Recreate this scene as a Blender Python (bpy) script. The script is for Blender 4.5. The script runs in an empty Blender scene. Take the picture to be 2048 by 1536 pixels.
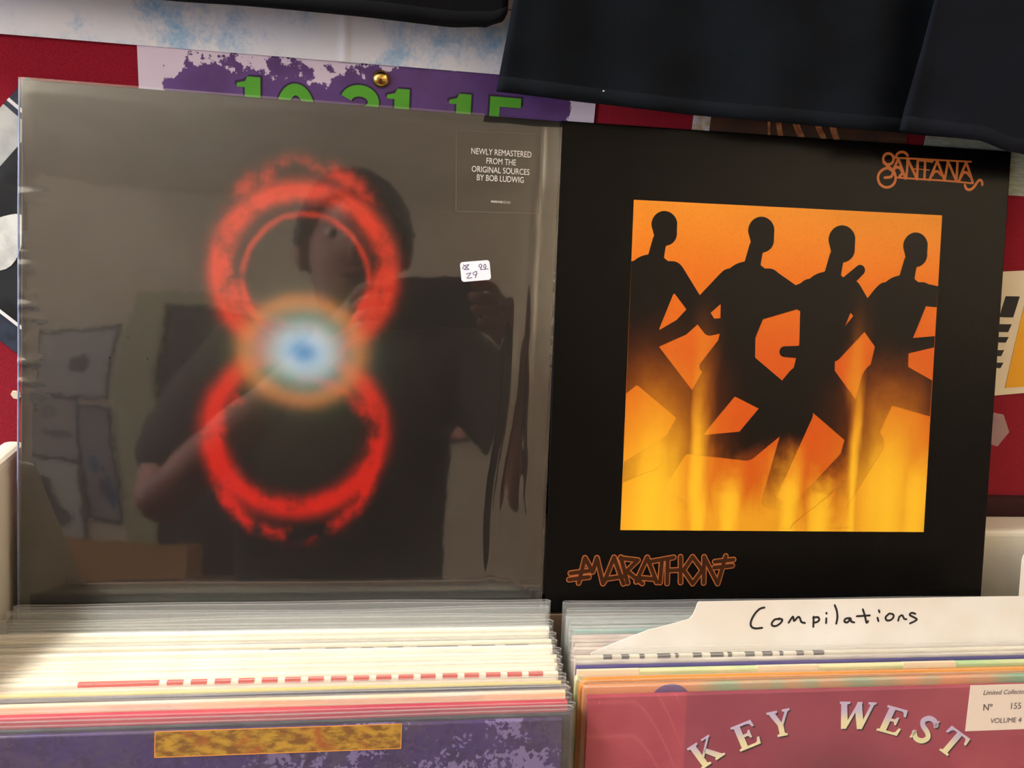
import bpy, math, random
import numpy as np
from mathutils import Matrix, Vector

random.seed(7)
scene = bpy.context.scene
COL = scene.collection
R = math.radians

# ---------------------------------------------------------------- camera, world, exposure
cam_data = bpy.data.cameras.new('camera')
cam = bpy.data.objects.new('camera', cam_data)
COL.objects.link(cam)
cam_data.sensor_width = 36.0
cam_data.lens = 29.88
cam_data.clip_start = 0.004
cam.matrix_world = Matrix(((0.987541, -0.028988, -0.154667, -0.10875),
                           (-0.14075, 0.276798, -0.950564, -0.55153),
                           (0.070367, 0.960491, 0.26927, 1.3798),
                           (0, 0, 0, 1)))
scene.camera = cam

world = bpy.data.worlds.new('world')
scene.world = world
world.use_nodes = True
bg = world.node_tree.nodes['Background']
bg.inputs[0].default_value = (0.60, 0.78, 1.0, 1)
bg.inputs[1].default_value = 6.5

vs = scene.view_settings
vs.view_transform = 'Standard'
vs.look = 'None'
vs.gamma = 1.0
vs.use_curve_mapping = False
vs.exposure = 0.0
scene.cycles.transparent_max_bounces = 40
scene.cycles.max_bounces = 10

# lamp strengths (the lamps themselves are built with their fixtures)
KEY_W, KEY_COL = 42.0, (1.0, 0.955, 0.885)
WARM_W, WARM_COL = 5.0, (1.0, 0.86, 0.68)
ROOM_W, ROOM_COL = 50.0, (1.0, 0.91, 0.78)
ROOM2_W, ROOM2_COL = 52.0, (1.0, 0.95, 0.90)


# ---------------------------------------------------------------- helpers
def srgb(r, g, b):
    def f(c):
        c /= 255.0
        return c / 12.92 if c <= 0.04045 else ((c + 0.055) / 1.055) ** 2.4
    return (f(r), f(g), f(b), 1.0)


class G:
    """Small expression builder over shader math nodes."""
    def __init__(self, nt):
        self.nt = nt

    def node(self, t, **kw):
        n = self.nt.nodes.new(t)
        for k, v in kw.items():
            setattr(n, k, v)
        return n

    def put(self, sock, v):
        if hasattr(v, 'is_output'):
            self.nt.links.new(v, sock)
        else:
            sock.default_value = v

    def m(self, op, *a, clamp=False):
        n = self.node('ShaderNodeMath', operation=op, use_clamp=clamp)
        for i, v in enumerate(a):
            self.put(n.inputs[i], v)
        return n.outputs[0]

    def add(self, a, b): return self.m('ADD', a, b)
    def sub(self, a, b): return self.m('SUBTRACT', a, b)
    def mul(self, a, b): return self.m('MULTIPLY', a, b)
    def div(self, a, b): return self.m('DIVIDE', a, b)

    def sstep(self, x, a, b):
        n = self.node('ShaderNodeMapRange', interpolation_type='SMOOTHSTEP')
        self.put(n.inputs[0], x)
        n.inputs[1].default_value = a
        n.inputs[2].default_value = b
        return n.outputs[0]

    def gauss(self, d, w):
        q = self.div(d, w)
        return self.m('EXPONENT', self.mul(self.mul(q, q), -1.0))

    def xyz(self, scale=(1, 1, 1)):
        tc = self.node('ShaderNodeTexCoord')
        s = self.node('ShaderNodeSeparateXYZ')
        self.nt.links.new(tc.outputs['Object'], s.inputs[0])
        return s.outputs[0], s.outputs[1], s.outputs[2], tc.outputs['Object']

    def noise(self, vec, scale, detail=3, rough=0.55, stretch=None, off=0.0):
        if stretch or off:
            mp = self.node('ShaderNodeMapping')
            self.put(mp.inputs[0], vec)
            mp.inputs['Scale'].default_value = stretch or (1, 1, 1)
            mp.inputs['Location'].default_value = (off, off * 0.7, off * 1.3)
            vec = mp.outputs[0]
        n = self.node('ShaderNodeTexNoise')
        self.put(n.inputs['Vector'], vec)
        n.inputs['Scale'].default_value = scale
        n.inputs['Detail'].default_value = detail
        n.inputs['Roughness'].default_value = rough
        return n.outputs[0]

    def mix(self, f, a, b, mode='MIX'):
        n = self.node('ShaderNodeMix', data_type='RGBA', blend_type=mode)
        self.put(n.inputs[0], f)
        self.put(n.inputs[6], a)
        self.put(n.inputs[7], b)
        return n.outputs[2]

    def ramp(self, f, stops):
        n = self.node('ShaderNodeValToRGB')
        cr = n.color_ramp
        while len(cr.elements) < len(stops):
            cr.elements.new(0.5)
        for e, (p, c) in zip(cr.elements, stops):
            e.position = p
            e.color = c
        self.put(n.inputs[0], f)
        return n.outputs[0]

    def bump(self, h, strength, dist, to):
        n = self.node('ShaderNodeBump')
        n.inputs['Strength'].default_value = strength
        n.inputs['Distance'].default_value = dist
        self.put(n.inputs['Height'], h)
        self.nt.links.new(n.outputs[0], to)


def mat(name, color=(0.5, 0.5, 0.5, 1), rough=0.6, spec=0.5, metal=0.0, coat=0.0, var=0.0, var_scale=40, stretch=None,
        color2=None, bump=0.0, bump_scale=300, bump_dist=0.0005, sheen=0.0, emit=None, emit_s=0.0, lo=0.35, hi=0.65, detail=3):
    m = bpy.data.materials.new(name)
    m.use_nodes = True
    g = G(m.node_tree)
    b = m.node_tree.nodes['Principled BSDF']
    b.inputs['Base Color'].default_value = color
    b.inputs['Roughness'].default_value = rough
    b.inputs['Specular IOR Level'].default_value = spec
    b.inputs['Metallic'].default_value = metal
    b.inputs['Coat Weight'].default_value = coat
    b.inputs['Coat Roughness'].default_value = 0.05
    b.inputs['Sheen Weight'].default_value = sheen
    if emit:
        b.inputs['Emission Color'].default_value = emit
        b.inputs['Emission Strength'].default_value = emit_s
    if color2 or var or bump:
        vec = g.xyz()[3]
        if color2 or var:
            c2 = color2 or tuple(c * (1 - var) for c in color[:3]) + (1,)
            f = g.sstep(g.noise(vec, var_scale, detail, stretch=stretch), lo, hi)
            g.put(b.inputs['Base Color'], g.mix(f, color, c2))
        if bump:
            g.bump(g.noise(vec, bump_scale, 4), bump, bump_dist, b.inputs['Normal'])
    return m


def custom(name, fn, rough=0.5, spec=0.5, coat=0.0, bump=None, coat_rough=0.05):
    """Principled material whose base colour is the socket returned by fn(g, x, y, z, vec)."""
    m = bpy.data.materials.new(name)
    m.use_nodes = True
    g = G(m.node_tree)
    b = m.node_tree.nodes['Principled BSDF']
    b.inputs['Roughness'].default_value = rough
    b.inputs['Specular IOR Level'].default_value = spec
    b.inputs['Coat Weight'].default_value = coat
    b.inputs['Coat Roughness'].default_value = coat_rough
    x, y, z, vec = g.xyz()
    g.put(b.inputs['Base Color'], fn(g, x, y, z, vec))
    if bump:
        g.bump(g.noise(vec, bump[0], 4), bump[1], bump[2], b.inputs['Normal'])
    return m


def film(name, ior, base_fac, tint=(0.97, 0.98, 0.98, 1), haze=(0.85, 0.87, 0.86, 1), gloss_rough=0.04, bump=None):
    """Clear plastic: transparent, a Fresnel mirror on top and a little milky haze."""
    m = bpy.data.materials.new(name)
    m.use_nodes = True
    nt = m.node_tree
    g = G(nt)
    nt.nodes.remove(nt.nodes['Principled BSDF'])
    out = nt.nodes['Material Output']
    tr = g.node('ShaderNodeBsdfTransparent')
    tr.inputs[0].default_value = tint
    df = g.node('ShaderNodeBsdfDiffuse')
    df.inputs[0].default_value = haze
    gl = g.node('ShaderNodeBsdfGlossy')
    gl.inputs['Roughness'].default_value = gloss_rough
    gl.inputs['Color'].default_value = (1, 1, 1, 1)
    fr = g.node('ShaderNodeFresnel')
    fr.inputs['IOR'].default_value = ior
    m1 = g.node('ShaderNodeMixShader')
    m1.inputs[0].default_value = base_fac
    nt.links.new(tr.outputs[0], m1.inputs[1])
    nt.links.new(df.outputs[0], m1.inputs[2])
    m2 = g.node('ShaderNodeMixShader')
    geo = g.node('ShaderNodeNewGeometry')                  # thin sheet: only the outer face mirrors
    nt.links.new(g.mul(fr.outputs[0], g.sub(1.0, geo.outputs['Backfacing'])), m2.inputs[0])
    nt.links.new(m1.outputs[0], m2.inputs[1])
    nt.links.new(gl.outputs[0], m2.inputs[2])
    nt.links.new(m2.outputs[0], out.inputs[0])
    if bump:
        vec = g.xyz()[3]
        bn = g.node('ShaderNodeBump')
        bn.inputs['Strength'].default_value = bump[1]
        bn.inputs['Distance'].default_value = bump[2]
        g.put(bn.inputs['Height'], g.noise(vec, bump[0], 3, stretch=bump[3]))
        nt.links.new(bn.outputs[0], gl.inputs['Normal'])
    return m


class MB:
    def __init__(self):
        self.v, self.f = [], []

    def quad(self, *p):
        i = len(self.v)
        self.v += [tuple(q) for q in p]
        self.f.append(tuple(range(i, i + len(p))))

    def box(self, x0, x1, y0, y1, z0, z1):
        i = len(self.v)
        self.v += [(x0, y0, z0), (x1, y0, z0), (x1, y1, z0), (x0, y1, z0), (x0, y0, z1), (x1, y0, z1), (x1, y1, z1), (x0, y1, z1)]
        self.f += [tuple(i + k for k in q) for q in ((0, 3, 2, 1), (4, 5, 6, 7), (0, 1, 5, 4), (1, 2, 6, 5), (2, 3, 7, 6), (3, 0, 4, 7))]

    def grid(self, fn, nu, nv):
        i = len(self.v)
        for b in range(nv + 1):
            for a in range(nu + 1):
                self.v.append(tuple(fn(a / nu, b / nv)))
        w = nu + 1
        for b in range(nv):
            for a in range(nu):
                k = i + b * w + a
                self.f.append((k, k + 1, k + w + 1, k + w))

    def plate(self, pts, y0, y1):
        """flat shape with outline pts (x, z) counter-clockwise seen from the front, front face at y0, back at y1"""
        i, n = len(self.v), len(pts)
        self.v += [(p[0], y0, p[1]) for p in pts] + [(p[0], y1, p[1]) for p in pts]
        self.f.append(tuple(range(i, i + n)))
        self.f.append(tuple(range(i + 2 * n - 1, i + n - 1, -1)))
        for k in range(n):
            q = (k + 1) % n
            self.f.append((i + q, i + k, i + n + k, i + n + q))

    def stroke(self, pts, w, y0, y1, caps=True, round_n=6):
        """an inked stroke along pts in the x-z plane"""
        if len(pts) > 2:
            pts = smooth(pts)
        n = len(pts)
        L, Rr = [], []
        for k in range(n):
            a = Vector(pts[max(k - 1, 0)])
            b = Vector(pts[min(k + 1, n - 1)])
            d = (b - a)
            d = d.normalized() if d.length > 1e-9 else Vector((1, 0))
            nrm = Vector((-d.y, d.x)) * (w / 2)
            p = Vector(pts[k])
            L.append(p + nrm)
            Rr.append(p - nrm)
        for k in range(n - 1):
            self.plate([L[k], Rr[k], Rr[k + 1], L[k + 1]], y0, y1)
        if caps:
            for p in (pts[0], pts[-1]):
                self.plate([(p[0] + w / 2 * math.cos(2 * math.pi * q / 8), p[1] + w / 2 * math.sin(2 * math.pi * q / 8)) for q in range(8)], y0, y1)

    def build(self, name, material, parent=None, matrix=None, shade=False):
        me = bpy.data.meshes.new(name)
        me.from_pydata(self.v, [], self.f)
        me.update()
        if isinstance(material, (list, tuple)):
            for q in material:
                me.materials.append(q)
        else:
            me.materials.append(material)
        if shade:
            for p in me.polygons:
                p.use_smooth = True
        return link(name, me, parent, matrix)


def smooth(pts, n=5):
    """Catmull-Rom through pts"""
    out = []
    P = [Vector(p) for p in pts]
    for k in range(len(P) - 1):
        p0, p1, p2, p3 = P[max(k - 1, 0)], P[k], P[k + 1], P[min(k + 2, len(P) - 1)]
        for i in range(n):
            t = i / n
            q = 0.5 * ((2 * p1) + (p2 - p0) * t + (2 * p0 - 5 * p1 + 4 * p2 - p3) * t * t + (3 * p1 - p0 - 3 * p2 + p3) * t ** 3)
            out.append((q.x, q.y))
    out.append(tuple(P[-1]))
    return out


def link(name, data, parent=None, matrix=None):
    o = bpy.data.objects.new(name, data)
    COL.objects.link(o)
    if parent is not None:
        o.parent = parent
    elif matrix is not None:
        o.matrix_world = matrix
    return o


def tag(o, label, cat, group=None):
    o['label'] = label
    o['category'] = cat
    if group:
        o['group'] = group
    return o


def thing(name, label, cat, matrix=None, group=None):
    return tag(link(name, None, None, matrix), label, cat, group)


def struct(o):
    o['kind'] = 'structure'
    return o


def bevel(o, w, seg=2):
    md = o.modifiers.new('bevel', 'BEVEL')
    md.width = w
    md.segments = seg
    md.limit_method = 'ANGLE'
    return o


def mm(seq):
    return [(a / 1000.0, b / 1000.0) for a, b in seq]


def text_mesh(body, size, material, name, parent, x, z, y, align='CENTER', width=None, rot=0.0, offset=0.0, shear=0.0, thick=0.00008):
    c = bpy.data.curves.new(name, 'FONT')
    c.body = body
    c.size = size
    c.align_x = align
    c.align_y = 'CENTER'
    c.offset = offset
    c.shear = shear
    c.extrude = thick / 2
    c.resolution_u = 4
    t = bpy.data.objects.new('text_source', c)
    COL.objects.link(t)
    bpy.context.view_layer.update()
    me = bpy.data.meshes.new_from_object(t.evaluated_get(bpy.context.evaluated_depsgraph_get()))
    bpy.data.objects.remove(t)
    s = 1.0
    xs = [v.co.x for v in me.vertices]
    if width and xs:
        s = width / (max(xs) - min(xs))
    me.transform(Matrix.Translation((x, y, z)) @ Matrix.Rotation(-rot, 4, 'Y') @ Matrix.Rotation(R(90), 4, 'X') @ Matrix.Diagonal((s, 1.0, 1, 1)))
    me.materials.clear()
    me.materials.append(material)
    return link(name, me, parent)


LEAN = R(12)
def leaning(x, y, z, spin=0.0):
    """frame whose local x runs right, z up along a sleeve leaning back by LEAN, y into it"""
    return Matrix.Translation((x, y, z)) @ Matrix.Rotation(-LEAN, 4, 'X') @ Matrix.Rotation(-spin, 4, 'Y')


def tube_mesh(pts, radii, seg=10, closed_caps=True):
    """lofted round tube, used for rims and small turned things"""
    mb = MB()
    n = len(pts)
    for k in range(n):
        a, b = Vector(pts[max(k - 1, 0)]), Vector(pts[min(k + 1, n - 1)])
        d = (b - a).normalized()
        u = d.orthogonal().normalized()
        w = d.cross(u)
        for q in range(seg):
            t = 2 * math.pi * q / seg
            mb.v.append(tuple(Vector(pts[k]) + radii[k] * (math.cos(t) * u + math.sin(t) * w)))
    for k in range(n - 1):
        for q in range(seg):
            r = (q + 1) % seg
            mb.f.append((k * seg + q, k * seg + r, (k + 1) * seg + r, (k + 1) * seg + q))
    if closed_caps:
        mb.f.append(tuple(range(seg - 1, -1, -1)))
        mb.f.append(tuple((n - 1) * seg + q for q in range(seg)))
    return mb


class Field:
    """union of round-ended bars on a fine grid, turned into one flat outline by marching squares"""
    def __init__(self, x0, x1, z0, z1, step):
        self.xs, self.zs = np.arange(x0, x1 + step / 2, step), np.arange(z0, z1 + step / 2, step)
        self.X, self.Z = np.meshgrid(self.xs, self.zs, indexing='ij')
        self.D = np.full(self.X.shape, 1e3)

    def bar(self, p, q, r0, r1):
        d = (q[0] - p[0], q[1] - p[1])
        t = np.clip(((self.X - p[0]) * d[0] + (self.Z - p[1]) * d[1]) / max(d[0] ** 2 + d[1] ** 2, 1e-12), 0, 1)
        dist = np.hypot(self.X - p[0] - t * d[0], self.Z - p[1] - t * d[1]) - (r0 + (r1 - r0) * t)
        self.D = np.minimum(self.D, dist)

    @staticmethod
    def ink(strokes, width, step, y):
        """strokes (lists of points) inked with a round nib; width is a number or one per stroke"""
        pts = [p for s in strokes for p in s]
        w = max(width) if isinstance(width, list) else width
        F = Field(min(p[0] for p in pts) - w, max(p[0] for p in pts) + w, min(p[1] for p in pts) - w, max(p[1] for p in pts) + w, step)
        for k, s in enumerate(strokes):
            r = (width[k] if isinstance(width, list) else width) / 2
            s = smooth(s, 3) if len(s) > 2 else s
            for p, q in zip(s, s[1:]):
                F.bar(p, q, r, r)
        return F.mesh(y)

    def mesh(self, y):
        b = MB()
        known = {}
        def vid(p):
            k = (round(p[0], 6), round(p[2], 6))
            if k not in known:
                known[k] = len(b.v)
                b.v.append(p)
            return known[k]
        D, nx, nz = self.D, len(self.xs), len(self.zs)
        for i in range(nx - 1):
            for j in range(nz - 1):
                c = ((i, j), (i + 1, j), (i + 1, j + 1), (i, j + 1))
                v = [D[p] for p in c]
                if min(v) > 0:
                    continue
                out = []
                for k in range(4):
                    a, e = c[k], c[(k + 1) % 4]
                    if v[k] <= 0:
                        out.append((self.xs[a[0]], y, self.zs[a[1]]))
                    if (v[k] <= 0) != (v[(k + 1) % 4] <= 0):
                        t = v[k] / (v[k] - v[(k + 1) % 4])
                        out.append((self.xs[a[0]] + t * (self.xs[e[0]] - self.xs[a[0]]), y, self.zs[a[1]] + t * (self.zs[e[1]] - self.zs[a[1]])))
                ids = []
                for p in out:
                    q = vid(p)
                    if q not in ids:
                        ids.append(q)
                if len(ids) > 2:
                    b.f.append(tuple(ids))
        return b

# ---------------------------------------------------------------- materials
felt = mat('red_felt', srgb(150, 22, 42), rough=0.95, spec=0.1, color2=srgb(132, 14, 34), var_scale=900, bump=0.5, bump_scale=1500, bump_dist=0.0006, sheen=0.2, detail=5)
shade_strip_mat = mat('shadow_maroon', srgb(52, 8, 16), rough=0.8)
plaster = mat('cream_plaster', srgb(222, 212, 192), rough=0.9, color2=srgb(212, 200, 180), var_scale=3)
ceiling_paint = mat('ceiling_paint', srgb(228, 218, 198), rough=0.95, color2=srgb(214, 203, 182), var_scale=2)
floor_mat = mat('floor_boards', srgb(112, 82, 58), rough=0.6, color2=srgb(80, 56, 38), var_scale=5, stretch=(1, 12, 1))
white_wood = mat('worn_white_paint', srgb(216, 210, 194), rough=0.5, color2=srgb(166, 152, 126), var_scale=38, lo=0.62, hi=0.80, bump=0.25, bump_scale=120, bump_dist=0.001, detail=6)
metal_white = mat('lamp_metal', srgb(225, 225, 220), rough=0.4)
brass = mat('brass', (0.62, 0.42, 0.13, 1), rough=0.22, metal=1.0)
lettering_black = mat('black_ink', srgb(22, 20, 24), rough=0.6)
paper_white = mat('white_paper', srgb(238, 236, 236), rough=0.7)

# ---------------------------------------------------------------- room shell
XL, XR, YB, ZC = -2.2, 2.6, -3.5, 2.6
def slab(name, x0, x1, y0, y1, z0, z1, m):
    b = MB()
    b.box(x0, x1, y0, y1, z0, z1)
    return struct(b.build(name, m))
slab('wall_back', XL - .1, XR + .1, 0.0, 0.1, 0.0, ZC, felt)
slab('wall_front', XL - .1, XR + .1, YB - .1, YB, 0.0, ZC, plaster)
slab('wall_right', XR, XR + .1, YB, 0.0, 0.0, ZC, plaster)
wl = MB()                                     # left wall with a shop window
WY0, WY1, WZ0, WZ1 = -2.3, -0.5, 1.0, 2.25
wl.box(XL - .1, XL, YB, WY0, 0, ZC)
wl.box(XL - .1, XL, WY1, 0, 0, ZC)
wl.box(XL - .1, XL, WY0, WY1, 0, WZ0)
wl.box(XL - .1, XL, WY0, WY1, WZ1, ZC)
struct(wl.build('wall_left', plaster))
slab('floor', XL - .1, XR + .1, YB - .1, 0.1, -0.1, 0.0, floor_mat)
slab('ceiling', XL - .1, XR + .1, YB - .1, 0.1, ZC, ZC + .1, ceiling_paint)
slab('shade_strip_1', XL, XR, -0.006, 0.0, 1.02, 1.1455, shade_strip_mat)  # dark strip paints the shadow band on the felt above the bin ledge

glass = film('window_glass', 1.45, 0.01, gloss_rough=0.0)
pl = bpy.data.lights.new('window_portal', 'AREA')       # sampling guide for the daylight, gives no light itself
pl.shape = 'RECTANGLE'; pl.size, pl.size_y = WZ1 - WZ0, WY1 - WY0
pl.cycles.is_portal = True
po = link('window_portal', pl)
po.matrix_world = Matrix.Translation((XL - .09, (WY0 + WY1) / 2, (WZ0 + WZ1) / 2)) @ Matrix.Rotation(R(-90), 4, 'Y')
win = struct(link('window_1', None, None, Matrix.Translation((XL, 0, 0))))
fr = MB()
for y0, y1, z0, z1 in ((WY0, WY1, WZ0, WZ0 + .05), (WY0, WY1, WZ1 - .05, WZ1), (WY0, WY0 + .05, WZ0 + .05, WZ1 - .05), (WY1 - .05, WY1, WZ0 + .05, WZ1 - .05), ((WY0 + WY1) / 2 - .02, (WY0 + WY1) / 2 + .02, WZ0 + .05, WZ1 - .05)):
    fr.box(-.08, -.02, y0, y1, z0, z1)
fr.build('window_frame', metal_white, win)
for y0, y1 in ((WY0 + .05, (WY0 + WY1) / 2 - .02), ((WY0 + WY1) / 2 + .02, WY1 - .05)):
    pb = MB()
    pb.box(-.055, -.050, y0, y1, WZ0 + .05, WZ1 - .05)
    pb.build('pane', glass, win)

# doorway and pale green door post in the wall behind the photographer
door_dark = mat('door_brown', srgb(52, 42, 40), rough=0.5)
post_green = mat('post_pale_green', srgb(176, 176, 140), rough=0.6)
dr = struct(link('door_1', None, None, Matrix.Translation((-0.74, YB, 0))))
b = MB()
b.box(-.32, .32, 0.0, 0.03, 0.0, 2.0)
bevel(b.build('door_leaf', door_dark, dr), .004)
b = MB()
for x0, x1, z0, z1 in ((-.46, -.32, 0, 2.06), (.32, .40, 0, 2.06), (-.32, .32, 2.0, 2.06)):
    b.box(x0, x1, 0.0, 0.06, z0, z1)
b.build('door_frame', post_green, dr)
b = tube_mesh([(.26, .03, 1.0), (.26, .07, 1.0), (.26, .09, 1.0)], [.012, .014, .026], 12)
b.build('door_handle', brass, dr)

# ---------------------------------------------------------------- lamps
diffuser = mat('lamp_diffuser', (1, 1, 1, 1), emit=(1, 0.93, 0.82, 1), emit_s=3.0)
def lamp(x, y, z, sx, sy, power, color, label):
    t = thing('ceiling_lamp', label, 'lamp', Matrix.Translation((x, y, z)), 'ceiling lamps')
    b = MB()
    b.box(-sx / 2 - .02, sx / 2 + .02, -sy / 2 - .02, sy / 2 + .02, 0.012, 0.06)
    bevel(b.build('housing', metal_white, t), .008)
    b = MB()
    b.box(-sx / 2, sx / 2, -sy / 2, sy / 2, 0.0, 0.014)
    b.build('diffuser', diffuser, t)
    for s in (-1, 1):
        b = MB()
        b.box(-.006, .006, s * sy * .35 - .006, s * sy * .35 + .006, .06, ZC - z)
        b.build('hanger', metal_white, t)
    l = bpy.data.lights.new('lamp_light', 'AREA')
    l.shape = 'RECTANGLE'
    l.size, l.size_y = sx, sy
    l.energy = power
    l.color = color
    o = link('lamp_light', l, t)
    o.location = (0, 0, -.004)
    return t
lamp(-1.06, -0.36, 2.28, 0.26, 0.50, KEY_W, KEY_COL, 'short ceiling lamp hanging above the left end of the record bin')
lamp(1.15, -0.75, 2.35, 0.25, 0.9, WARM_W, WARM_COL, 'warm ceiling lamp hanging above the right end of the record bin')

def fill_uplighter(x, y, h, power, color, label):  # added uplight, out of view, brightens the ceiling mirrored in the wrap
    t = thing('added_uplight', label, 'added fill lamp', Matrix.Translation((x, y, 0)))
    tube_mesh([(0, 0, 0), (0, 0, .015), (0, 0, .03)], [.15, .15, .03], 28).build('base', metal_white, t)
    tube_mesh([(0, 0, .03), (0, 0, h - .10)], [.014, .014], 12).build('pole', metal_white, t)
    b = MB()
    for r, z in ((.02, -.10), (.10, -.07), (.17, .0), (.165, .0), (.098, -.06), (.0, -.085)):
        for q in range(28):
            b.v.append((r * math.cos(q * math.pi / 14), r * math.sin(q * math.pi / 14), h + z))
    for k in range(5):
        for q in range(28):
            s = (q + 1) % 28
            b.f.append((k * 28 + q, k * 28 + s, (k + 1) * 28 + s, (k + 1) * 28 + q))
    b.build('bowl', metal_white, t, shade=True)
    l = bpy.data.lights.new('lamp_light', 'AREA')
    l.shape = 'DISK'
    l.size = .30
    l.energy = power
    l.color = color
    o = link('lamp_light', l, t)
    o.location = (0, 0, h - .005)
    o.rotation_euler = (math.pi, 0, 0)
fill_uplighter(1.95, -2.55, 1.70, ROOM_W, ROOM_COL, 'added unseen uplight with upturned bowl by the right wall behind the photographer')
fill_uplighter(-1.80, -1.75, 1.70, ROOM2_W, ROOM2_COL, 'added unseen uplight with upturned bowl beside the shop window')

# ---------------------------------------------------------------- record bin on its table
BX0, BX1, BYF = -0.322, 0.68, -0.285
rb = thing('record_bin', 'worn white painted wooden record bin holding the two rows of records', 'record bin', Matrix.Identity(4))
for x0, x1 in ((BX0 - .016, BX0), (BX1, BX1 + .016)):          # sides slope down towards the front
    b = MB()
    out = [(BYF, .765), (-.0165, .765), (-.0165, 1.1835), (-.098, 1.1835), (-.1110, 1.1790), (-.1240, 1.1675), (-.215, 1.0970), (BYF, 1.044)]
    n_ = len(out)
    b.v += [(x0, y, z) for y, z in out] + [(x1, y, z) for y, z in out]
    b.f += [tuple(range(n_ - 1, -1, -1)), tuple(range(n_, 2 * n_))] + [(k, (k + 1) % n_, n_ + (k + 1) % n_, n_ + k) for k in range(n_)]
    bevel(b.build('side_panel', white_wood, rb), .006, 4)
b = MB()
b.box(BX0, BX1, -0.0445, -0.0165, 0.765, 1.136)
bevel(b.build('back_panel', white_wood, rb), .004, 3)
b = MB()
b.box(BX0 - .016, BX1 + .016, BYF - .016, BYF, 0.765, 0.93)
bevel(b.build('front_panel', white_wood, rb), .004, 3)
b = MB()
b.box(BX0, BX1, BYF, -0.0445, 0.765, 0.7845)
b.build('base_board', white_wood, rb)
b = MB()
b.box(BX0, .312, -0.0715, -0.0445, 1.060, 1.0885)
b.build('rest_ledge', mat('raw_wood', srgb(96, 76, 56), rough=0.8), rb)

wood = mat('table_wood', srgb(120, 84, 54), rough=0.55, color2=srgb(92, 62, 38), var_scale=6, stretch=(1, 10, 1))
def table(name, label, x0, x1, y0, y1, zt, group=None):
    t = thing(name, label, 'table', Matrix.Translation(((x0 + x1) / 2, (y0 + y1) / 2, 0)), group)
    hx, hy = (x1 - x0) / 2, (y1 - y0) / 2
    b = MB()
    b.box(-hx, hx, -hy, hy, zt - .03, zt)
    bevel(b.build('table_top', wood, t), .004)
    for sx in (-1, 1):
        for sy in (-1, 1):
            b = MB()
            b.box(sx * (hx - .04) - .025, sx * (hx - .04) + .025, sy * (hy - .04) - .025, sy * (hy - .04) + .025, 0, zt - .03)
            b.build('leg', wood, t)
    return t
table('display_table', 'brown wooden table under the white record bin', -.40, .76, -.33, -.008, 0.765)

# ---------------------------------------------------------------- posters and cards on the red wall
def wall_frame(x, z, y=0.0, turn=0.0):
    return Matrix.Translation((x, y, z)) @ Matrix.Rotation(-turn, 4, 'Y')

def cloudy(g, x, y, z, vec):
    n = g.noise(vec, 22, 6, 0.62)
    n2 = g.noise(vec, 420, 3, 0.7)
    f = g.sstep(g.add(n, g.mul(g.sub(n2, 0.5), 0.22)), 0.46, 0.72)
    base = g.mix(g.sstep(g.noise(vec, 9, 2, off=3.1), .35, .7), srgb(228, 234, 250), srgb(246, 238, 236))
    return g.mix(g.mul(f, .95), base, srgb(112, 178, 226))
sky_print = custom('cloudy_blue_print', cloudy, rough=0.45, spec=0.4)
bp = thing('blue_poster', 'large white poster with cloudy pale blue print pinned above the purple poster', 'poster', wall_frame(-.62, 1.420))
def bl(u, v):
    x = u * 0.60
    z = v * 0.42 + (0.0026 * (u - .5) if v < 1e-6 else 0)
    y = -.0022 - .0004 * math.sin(u * 17) - .0014 * math.exp(-((x - .4853) / .0016) ** 2)
    return (x, y, z)
b = MB()
b.grid(bl, 300, 2)
b.build('sheet', sky_print, bp, shade=True)
text_mesh('S.A.', .0042, lettering_black, 'lettering', bp, .5875, .0418, -.0030, thick=.0002)
b = MB()
b.stroke([(.581, .0382), (.595, .0380)], .0005, -.0030, -.0028)
b.build('underline', lettering_black, bp)

def torn(g, x, y, z, vec):
    n = g.noise(vec, 85, 6, 0.72)
    n2 = g.noise(vec, 30, 3, 0.6, off=4.0)
    # print reaches up to an uneven edge near the top and towards both sides
    wob = g.add(g.mul(g.sub(n, .5), .034), g.mul(g.sub(n2, .5), .05))
    top = g.add(g.add(g.sub(.2662, z), wob), g.mul(g.sstep(x, .112, .165), .016))
    left = g.add(g.sub(x, .014), g.mul(g.sub(n, .5), .02))
    right = g.add(g.sub(.2575, x), g.mul(g.sub(n, .5), .02))
    f = g.m('MINIMUM', top, g.m('MINIMUM', left, right))
    f = g.sstep(f, 0.0, 0.0006)
    pur = g.mix(g.sstep(n2, .3, .7), srgb(98, 66, 136), srgb(82, 48, 108))
    return g.mix(f, srgb(218, 204, 226), pur)
pp = thing('purple_poster', 'white-edged purple poster with green date numerals behind the left record', 'poster', wall_frame(-.2522, 1.148))
b = MB()
b.box(0, .2731, -.0012, -.0006, 0, .2735)
b.build('sheet', custom('torn_purple_print', torn, rough=0.5), pp)
green = mat('green_ink', srgb(84, 168, 44), rough=0.5)
plum = mat('dark_purple_ink', srgb(48, 22, 70), rough=0.5)
def ell(cx, cz, rx, rz, a0, a1, n=18):
    return [(cx + rx * math.cos(R(a0 + (a1 - a0) * i / n)), cz + rz * math.sin(R(a0 + (a1 - a0) * i / n))) for i in range(n + 1)]
def numeral_one(x):        # left edge of the stem, digit top at z=.2595
    return [[(x + .0005, .250), (x + .0060, .2545)], [(x + .0090, .2595), (x + .0090, .222)]]
digits = []
digits += [('one', [(.0585, .2590), (.0685, .2590), (.0685, .222), (.0605, .222), (.0605, .2528), (.0565, .2528), (.0565, .2545)][::-1])]
def one_at(xr):
    xs = xr - .0105
    return [(xr, .2602), (xr, .2215), (xs + .0015, .2215), (xs + .0015, .2540), (xs - .0030, .2540), (xs - .0030, .2562), (xs + .0018, .2575), (xs + .0030, .2602)]
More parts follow.
